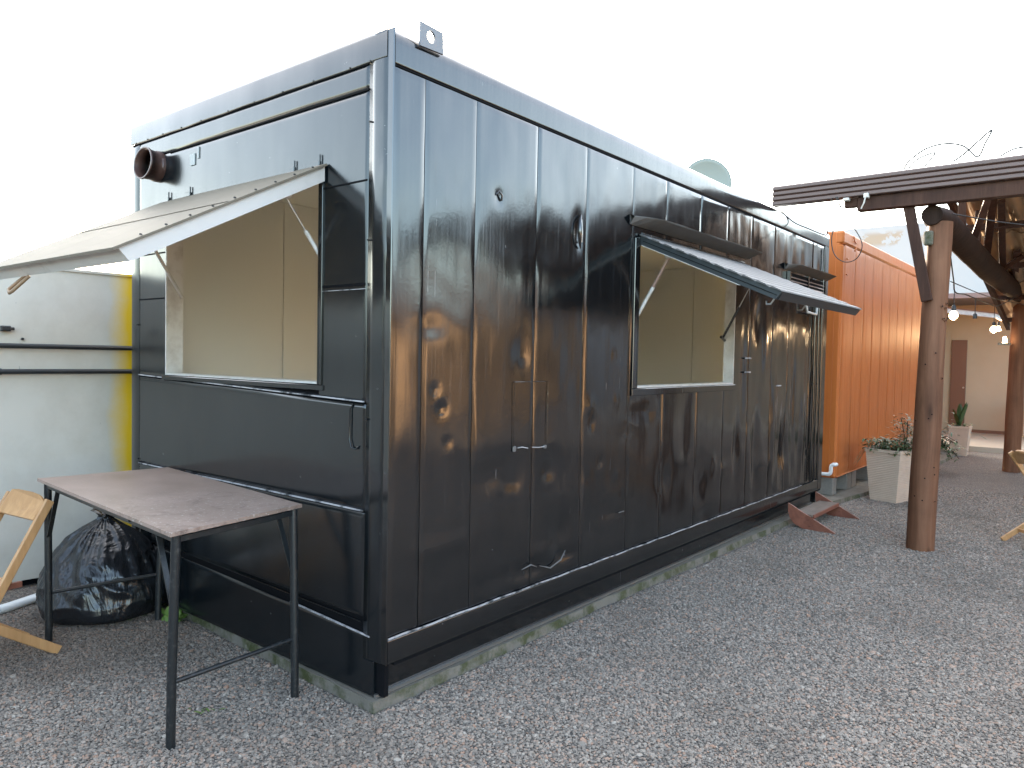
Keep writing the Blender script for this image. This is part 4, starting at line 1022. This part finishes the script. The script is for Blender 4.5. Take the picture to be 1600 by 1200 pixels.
# roof: sheets of corrugated roofing, each one a part; it falls towards the back
def rz(y): return 3.47 - .182 * (y - 6.05)
RX0 = 1.10; shw = .92
for row, (ya, yb) in enumerate(((6.05, 8.2), (8.05, 10.2), (10.05, 12.1))):
    for s_ in range(6):
        mb = MB(); nx_ = 44; x0 = RX0 + s_ * (shw - .05)
        off = .014 * (2 - row) + .004 * (s_ % 2)
        for i in range(nx_ + 1):
            x = x0 + shw * i / nx_; h = .024 * math.sin((x - RX0) * 2*PI/.177)
            for (y) in (ya, yb):
                for t in (0, .006): mb.v.append((x, y, rz(y) + h + off + t))
        for i in range(nx_):
            a = i * 4; b_ = a + 4
            mb.f += [[a, b_, b_+2, a+2], [a+1, a+3, b_+3, b_+1], [a, a+1, b_+1, b_], [a+2, b_+2, b_+3, a+3]]; mb.sm += [True, True, False, False]
        obj('roof_sheet', mb, FIBRE, pg)
for y in (6.12, 7.55, 9.05, 10.6, 11.95):
    f = MB(); f.bevbox((RX0 - .02, y - .03, rz(y) - .10), (6.2, y + .03, rz(y) - .032), .004); obj('purlin', f, BEAMW, pg)
for x in (RX0 + .02, 2.9, 4.6):
    f = MB(); f.bar((x, 6.0, rz(6.0) - .15), (x, 12.1, rz(12.1) - .15), .05, .09, (1, 0, 0)); obj('rafter', f, BEAMW, pg)
# props between the log and the roof
for (a, c_, wd) in [((1.25, 6.33, 2.86), (1.25, 6.20, 3.38), .07), ((1.30, 6.62, 2.84), (1.52, 6.20, 3.36), .06), ((1.27, 7.90, 2.78), (1.45, 6.75, 3.31), .075),
                    ((1.30, 9.30, 2.74), (1.50, 6.9, 3.28), .07), ((1.33, 10.4, 2.72), (1.50, 8.6, 2.98), .07), ((1.28, 7.1, 2.83), (1.28, 7.1, 3.24), .06), ((1.30, 8.9, 2.78), (1.55, 8.8, 2.94), .06)]:
    f = MB(); f.bar(a, c_, wd, .035, (1, 0, .2), .003); obj('prop', f, BEAMW, pg)
# loose wires
def wire(pts, rad, label, name='wire', m_=RUBBER):
    P0 = [Vector(p) for p in pts]; out = []
    for i in range(len(P0) - 1):
        a, b_, c, e = P0[max(0, i-1)], P0[i], P0[i+1], P0[min(len(P0)-1, i+2)]
        for k in range(8):
            t = k / 8; out.append(.5 * ((2*b_) + (c - a)*t + (2*a - 5*b_ + 4*c - e)*t*t + (3*b_ - a - 3*c + e)*t**3))
    out.append(P0[-1]); mb = MB(); mb.tube(out, rad, 6)
    return tag(obj(name, mb, m_), label, 'wire')
Y_ = 4.72
wire([(.503, Y_, 3.05), (.56, Y_-.01, 2.93), (.66, Y_-.03, 2.78), (.74, Y_-.03, 2.62), (.70, Y_-.02, 2.50), (.60, Y_-.02, 2.475), (.51, Y_-.01, 2.55), (.48, Y_, 2.70), (.52, Y_+.01, 2.86), (.555, Y_, 2.93), (.515, Y_, 3.05)], .0042, 'black wire hanging in a teardrop loop from the brown ribbed fascia')
wire([(.47, 4.74, 3.05), (.42, 4.78, 2.96), (.38, 4.9, 2.86), (.36, 5.0, 2.78), (.30, 5.05, 2.79), (.16, 5.1, 2.86), (.03, 5.05, 2.93), (-.01, 4.7, 3.012), (-.03, 4.2, 3.012)], .0055, 'thin wire sagging from the fascia to the roof edge of the black container')
wire([(1.02, 4.80, 3.235), (1.06, 4.80, 3.30), (1.18, 4.80, 3.38), (1.32, 4.80, 3.40), (1.45, 4.80, 3.36), (1.55, 4.80, 3.26), (1.60, 4.80, 3.36), (1.64, 4.80, 3.455), (1.56, 4.80, 3.39), (1.46, 4.80, 3.30), (1.38, 4.80, 3.245)], .0075, 'tangled wire arching above the ribbed fascia beside its pointed loop')
wire([(1.05, 4.82, 3.24), (1.12, 4.82, 3.31), (1.24, 4.82, 3.345), (1.22, 4.82, 3.30), (1.17, 4.82, 3.24)], .007, 'short wire bent into a narrow loop on top of the fascia')
wire([(1.70, 4.82, 3.245), (1.80, 4.82, 3.29), (1.93, 4.82, 3.285), (2.1, 4.82, 3.25)], .007, 'low wire bow on top of the fascia near the right edge')
wire([(1.36, 5.0, 2.86), (1.9, 5.6, 2.80), (2.8, 6.5, 2.86)], .005, 'taut black cable running right from the top of the near post')
sl = thing('string_lights', (1.3, 7, 2.2), 'black string of hanging round bulbs slung between the two pergola posts', 'string lights')
cable = [(1.36, 5.0, 2.50), (1.33, 5.4, 2.34), (1.31, 5.65, 2.26), (1.30, 6.3, 2.29), (1.30, 7.0, 2.30), (1.30, 8.0, 2.315), (1.30, 9.0, 2.36), (1.32, 11.25, 2.66)]
P0 = [Vector(p) for p in cable]; out = []
for i in range(len(P0) - 1):
    a, b_, c, e = P0[max(0, i-1)], P0[i], P0[i+1], P0[min(len(P0)-1, i+2)]
    for k in range(8):
        t = k / 8; out.append(.5 * ((2*b_) + (c - a)*t + (2*a - 5*b_ + 4*c - e)*t*t + (3*b_ - a - 3*c + e)*t**3))
out.append(P0[-1]); mb = MB(); mb.tube(out, .006, 6); obj('cable', mb, RUBBER, sl)
def bulb(p, drop, lit, s=1):
    p = Vector(p); e = p - Vector((0, 0, drop))
    f = MB(); f.tube([p, e], .004, 6); obj('drop_wire', f, RUBBER, sl)
    f = MB(); f.tube([e, e - Vector((0, 0, .012)), e - Vector((0, 0, .055))], .02, 12, rads=[.010, .020, .020]); obj('socket', f, SOCKET, sl)
    if lit is None: return
    mb = MB(); q = e - Vector((0, 0, .054)); rr = []; pts = []
    for i in range(10): t = i / 9; pts.append(q - Vector((0, 0, .085 * t))); rr.append(max(.002, (.018 + .018 * math.sin(PI * min(1, t * 1.0)) ) * (1 if t < .6 else math.sqrt(max(0, 1 - ((t - .6) / .4) ** 2)))) * s)
    mb.tube(pts, .02, 16, rads=rr); obj('bulb', mb, BULB if lit else BULBC, sl)
bulb((1.31, 5.60, 2.27), .13, True); bulb((1.30, 7.0, 2.295), .15, None); bulb((1.30, 8.6, 2.335), .20, True, 1.1)
wb = thing('wall_lamp', (1.55, 16.9, 2.3), 'small lit bulb under the roof of the far beige building', 'lamp')
f = MB(); f.tube([(.80, 13.9, 2.32), (.80, 13.9, 2.24)], .03, 12, rads=[.02, .045]); obj('bulb', f, BULB, wb)
f = MB(); f.tube([(.80, 13.9, 2.40), (.80, 13.9, 2.32)], .02, 10); obj('socket', f, SOCKET, wb)
for (loc, pw) in (((1.3, 8.6, 2.02), .5), ((.80, 13.9, 2.15), 12)):
    pl = bpy.data.lights.new('bulb_light', 'POINT'); pl.energy = pw; pl.color = (1, .62, .32); pl.shadow_soft_size = .06
    po = bpy.data.objects.new('bulb_light', pl); C.objects.link(po); po.location = loc
f = MB()
wire([(1.36, 5.05, 2.30), (1.4, 7.5, 2.34), (1.45, 11.2, 2.50)], .004, 'thin second cable below the string of bulbs')
# wall bracket lamp on the far post
sp = thing('spot_lamp', (1.20, 11.2, 1.95), 'small spot lamp clamped to the far pergola post', 'lamp')
f = MB(); f.bar((1.24, 11.26, 1.93), (1.08, 11.2, 1.93), .03, .02, (0, 0, 1)); obj('arm', f, BLACK, sp)
f = MB(); f.tube([(1.17, 11.2, 1.95), (1.165, 11.19, 2.04)], .03, 10, rads=[.035, .02]); obj('bulb', f, BULB, sp)

# ------------------------------------------------------------------ far building and wall
slab('terrace_floor', [(.37, 13.98), (9, 14.4), (9, 18.4), (-6, 18.4), (-6, 13.98)], -.02, .10, TILE)
bb = thing('beige_building', (2, 18, .1), 'low beige building with a narrow brown door at the far end of the yard', 'building')
f = MB(); f.box((-.45, 17.35, .1), (7.5, 17.55, 2.95)); obj('front_wall', f, BEIGE, bb)
f = MB(); f.box((-.75, 15.6, .1), (-.60, 17.55, 2.95)); obj('side_wall', f, BEIGE, bb)
f = MB(); f.box((-.60, 17.36, .1), (-.45, 17.5, 2.95)); obj('side_wall', f, BEIGE, bb)
f = MB(); f.bevbox((-.43, 17.30, .1), (-.13, 17.348, 2.17), .004); o = obj('door', f, DOORW, bb)
f = MB(); f.tube([(-.17, 17.29, 1.1), (-.17, 17.25, 1.1)], .02, 8); obj('handle', f, METAL, o)
f = MB(); f.box((-1.0, 15.2, 2.95), (7.8, 18.2, 3.05)); obj('roof', f, mat('dark_roof', (.12, .10, .10), .7), bb)
f = MB(); f.box((-.3, 17.335, .1), (.95, 17.349, .17)); obj('skirting', f, DOORW, bb)
f = MB(); f.box((1.02, 17.33, .1), (1.10, 17.349, 2.3)); obj('window_frame', f, DOORW, bb)
f = MB(); f.box((1.10, 17.335, .9), (2.2, 17.349, 2.3)); obj('window', f, mat('wood_panelling', (.30, .19, .12), .6), bb)
fz = thing('chest_freezer', (1.6, 16.6, .1), 'white chest freezer cut off by the right picture edge behind the far post', 'freezer')
f = MB(); f.bevbox((1.05, 16.4, .16), (2.0, 17.0, .88), .02); obj('cabinet', f, WHITE, fz)
f = MB(); f.bevbox((1.04, 16.38, .885), (2.01, 17.02, .96), .015); obj('lid', f, WHITE, fz)
f = MB(); f.tube([(1.15, 16.40, .33), (1.15, 16.385, .33)], .02, 10); obj('knob', f, SOCKET, fz)
ln = thing('lantern', (1.18, 17.2, 1.5), 'dark square hanging lantern on the far wall at the right picture edge', 'lamp')
f = MB(); f.box((1.12, 17.18, 1.80), (1.42, 17.30, 2.02)); obj('hood', f, SOCKET, ln)
f = MB(); f.bevbox((1.15, 17.14, 1.52), (1.40, 17.32, 1.58), .01); f.box((1.16, 17.16, 1.58), (1.18, 17.18, 1.80)); f.box((1.37, 17.16, 1.58), (1.39, 17.18, 1.80)); f.bevbox((1.15, 17.14, 1.70), (1.40, 17.32, 1.73), .005); obj('cage', f, SOCKET, ln)
f = MB(); f.box((1.19, 17.20, 1.585), (1.36, 17.28, 1.69)); obj('pane', f, mat('amber_glass', (.4, .3, .15), .2), ln)
f = MB(); f.box((-9, 20, 0), (14, 20.3, 5.33)); tag(obj('boundary_wall', f, FARW), 'tall white plastered wall with brown stains along its top, behind the orange container', 'wall')

# ------------------------------------------------------------------ yard opposite (seen as reflections in the black paint)
FAC = mat('ochre_facade', (.38, .21, .11), .8, build=lambda n: n.col(n.mix(n.noise(n.pos, 1.1, 4), (.48, .27, .13), (.62, .40, .22))))
DKR = mat('dark_tile_roof', (.06, .04, .035), .8)
for (x, ya, yb, h, lab) in ((10.5, -3, 9.5, 2.5, 'ochre building across the yard'), (13, 11, 21, 3.0, 'second ochre building farther along the yard'), (13, 22.5, 60, 3.3, 'dark stand-in hall added at the end of the yard')):
    hb = thing('yard_building', (x + 2, (ya + yb) / 2, 0), lab + ', mirrored in the black container side', 'building')
    f = MB(); f.box((x, ya, 0), (x + 4, yb, h)); obj('wall', f, FAC if ya < 20 else BEAMW, hb)  # the last, dark hall is added to keep the far reflection dark
    f = MB(); f.prism([(x - .7, ya - .3, h), (x + 2.2, ya - .3, h + 1.15), (x + 5, ya - .3, h), (x + 5, ya - .3, h - .08), (x - .7, ya - .3, h - .08)], (0, yb - ya + .6, 0)); obj('roof', f, DKR, hb)
    y = ya + 1
    while y < yb - 1.5:
        f = MB(); f.box((x - .02, y, .9), (x + .02, y + 1.1, 2.05)); obj('window', f, SHADOW, hb); y += 2.7
DKG = mat('dark_leaf_mass', (.03, .045, .025), .8)
def tree(x, y, h, R, lab):
    t_ = thing('tree', (x, y, 0), lab, 'tree', 'trees behind the photographer')
    f = MB(); f.tube([(x, y, 0), (x + .1, y, h * .35), (x, y + .1, h * .6)], .15, 10, rads=[.18, .13, .07]); obj('trunk', f, BEAMW, t_)
    f = MB()
    for k in range(1500):
        a, b_ = random.uniform(0, 2*PI), math.acos(random.uniform(-1, 1)); q = random.random() ** .4
        p = Vector((math.cos(a) * math.sin(b_), math.sin(a) * math.sin(b_), math.cos(b_) * .8)) * R * q * (1 + .3 * noise.noise(Vector((a * 2, b_ * 2, x))))
        leaf(f, Vector((x, y, h * .68)) + p, rdir(.1), .42, .25, .6, 1)
    obj('crown', f, DKG, t_)
f = MB(); f.box((-14, -9.5, 0), (9, -9.3, 2.35)); tag(obj('dark_fence', f, mat('charcoal_fence', (.012, .013, .014), .6)), 'long charcoal fence behind the photographer, mirrored in the end wall', 'fence')
tree(-7.5, -10.5, 4.6, 2.0, 'rounded tree over the charcoal fence, the nearer to the white container')
tree(-3.6, -12.5, 4.4, 1.7, 'rounded tree behind the charcoal fence, between the other two')
tree(3.5, -12.0, 4.2, 1.6, 'rounded tree behind the photographer, nearest the yard building')

# ------------------------------------------------------------------ weeds and gravel
def weed(x, y, n_, ln, lab):
    f = MB()
    for k in range(n_): leaf(f, (x + random.gauss(0, .03), y + random.gauss(0, .03), .005), rdir(.9, .7), random.uniform(.5, 1) * ln, ln * .24, 1.0, 4)
    tag(obj('weed', f, WEED), lab, 'weed', 'weeds along the slab')
weed(-1.80, -.02, 14, .15, 'taller green weed at the slab edge behind the near table leg')
weed(-2.02, -.16, 22, .05, 'low patch of weeds between bin bag and slab')
weed(-.60, -.50, 8, .04, 'tiny weed alone in the gravel under the table')
weed(-2.12, -.20, 16, .035, 'tiny weeds right beside the bin bag')

def pebble(seed):
    bm = bmesh.new(); bmesh.ops.create_icosphere(bm, subdivisions=1, radius=1.0)
    rg = random.Random(seed); s = Vector((1, rg.uniform(.6, .9), rg.uniform(.35, .6)))
    for v in bm.verts:
        k = 1 + .35 * noise.noise(v.co * 1.3 + Vector((seed * 5, 0, 0))) + rg.uniform(-.12, .12); v.co = Vector((v.co.x * s.x, v.co.y * s.y, v.co.z * s.z)) * k
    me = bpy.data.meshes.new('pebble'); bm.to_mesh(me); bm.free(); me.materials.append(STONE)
    return bpy.data.objects.new('pebble', me)
pc = bpy.data.collections.new('pebble_shapes')
for k in range(6): pc.objects.link(pebble(k))
def gravel(name, poly, dens, size, seed):
    f = MB(); f.add([(x, y, .003) for x, y in poly], [tuple(range(len(poly)))])
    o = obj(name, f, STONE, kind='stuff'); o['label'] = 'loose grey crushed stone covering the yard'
    ng = bpy.data.node_groups.new(name, 'GeometryNodeTree')
    ng.interface.new_socket('Geometry', in_out='INPUT', socket_type='NodeSocketGeometry'); ng.interface.new_socket('Geometry', in_out='OUTPUT', socket_type='NodeSocketGeometry')
    N = ng.nodes; K = ng.links; gi = N.new('NodeGroupInput'); go = N.new('NodeGroupOutput')
    dp = N.new('GeometryNodeDistributePointsOnFaces'); dp.inputs['Density'].default_value = dens; dp.inputs['Seed'].default_value = seed
    ci = N.new('GeometryNodeCollectionInfo'); ci.inputs[0].default_value = pc; ci.inputs['Separate Children'].default_value = True; ci.inputs['Reset Children'].default_value = True
    io = N.new('GeometryNodeInstanceOnPoints'); io.inputs['Pick Instance'].default_value = True
    rr = N.new('FunctionNodeRandomValue'); rr.data_type = 'FLOAT_VECTOR'; rr.inputs[0].default_value = (-.5, -.5, 0); rr.inputs[1].default_value = (.5, .5, 6.28)
    rs = N.new('FunctionNodeRandomValue'); rs.data_type = 'FLOAT'; rs.inputs[2].default_value = size * .5; rs.inputs[3].default_value = size * 1.6
    K.new(gi.outputs[0], dp.inputs[0]); K.new(dp.outputs[0], io.inputs[0]); K.new(ci.outputs[0], io.inputs['Instance'])
    K.new(rr.outputs[0], io.inputs['Rotation']); K.new(rs.outputs[1], io.inputs['Scale']); K.new(io.outputs[0], go.inputs[0])
    md = o.modifiers.new('scatter', 'NODES'); md.node_group = ng
    return o
gravel('gravel', [(-3.0, -1.2), (-.6, -1.6), (1.6, -1.2), (2.9, 1.0), (2.7, 4.0), (.05, 4.0), (-.005, 1.9), (-.01, -.05), (-2.7, .02)], 11500, .0064, 1)
gravel('gravel', [(-3.0, -1.2), (-.6, -1.6), (1.6, -1.2), (2.9, 1.0), (2.7, 4.0), (.05, 4.0), (-.005, 1.9), (-.01, -.05), (-2.7, .02)], 260, .0125, 3)
gravel('gravel', [(.05, 4.0), (2.7, 4.0), (3.4, 9.0), (.36, 9.0), (.12, 6.8)], 5500, .0078, 2)
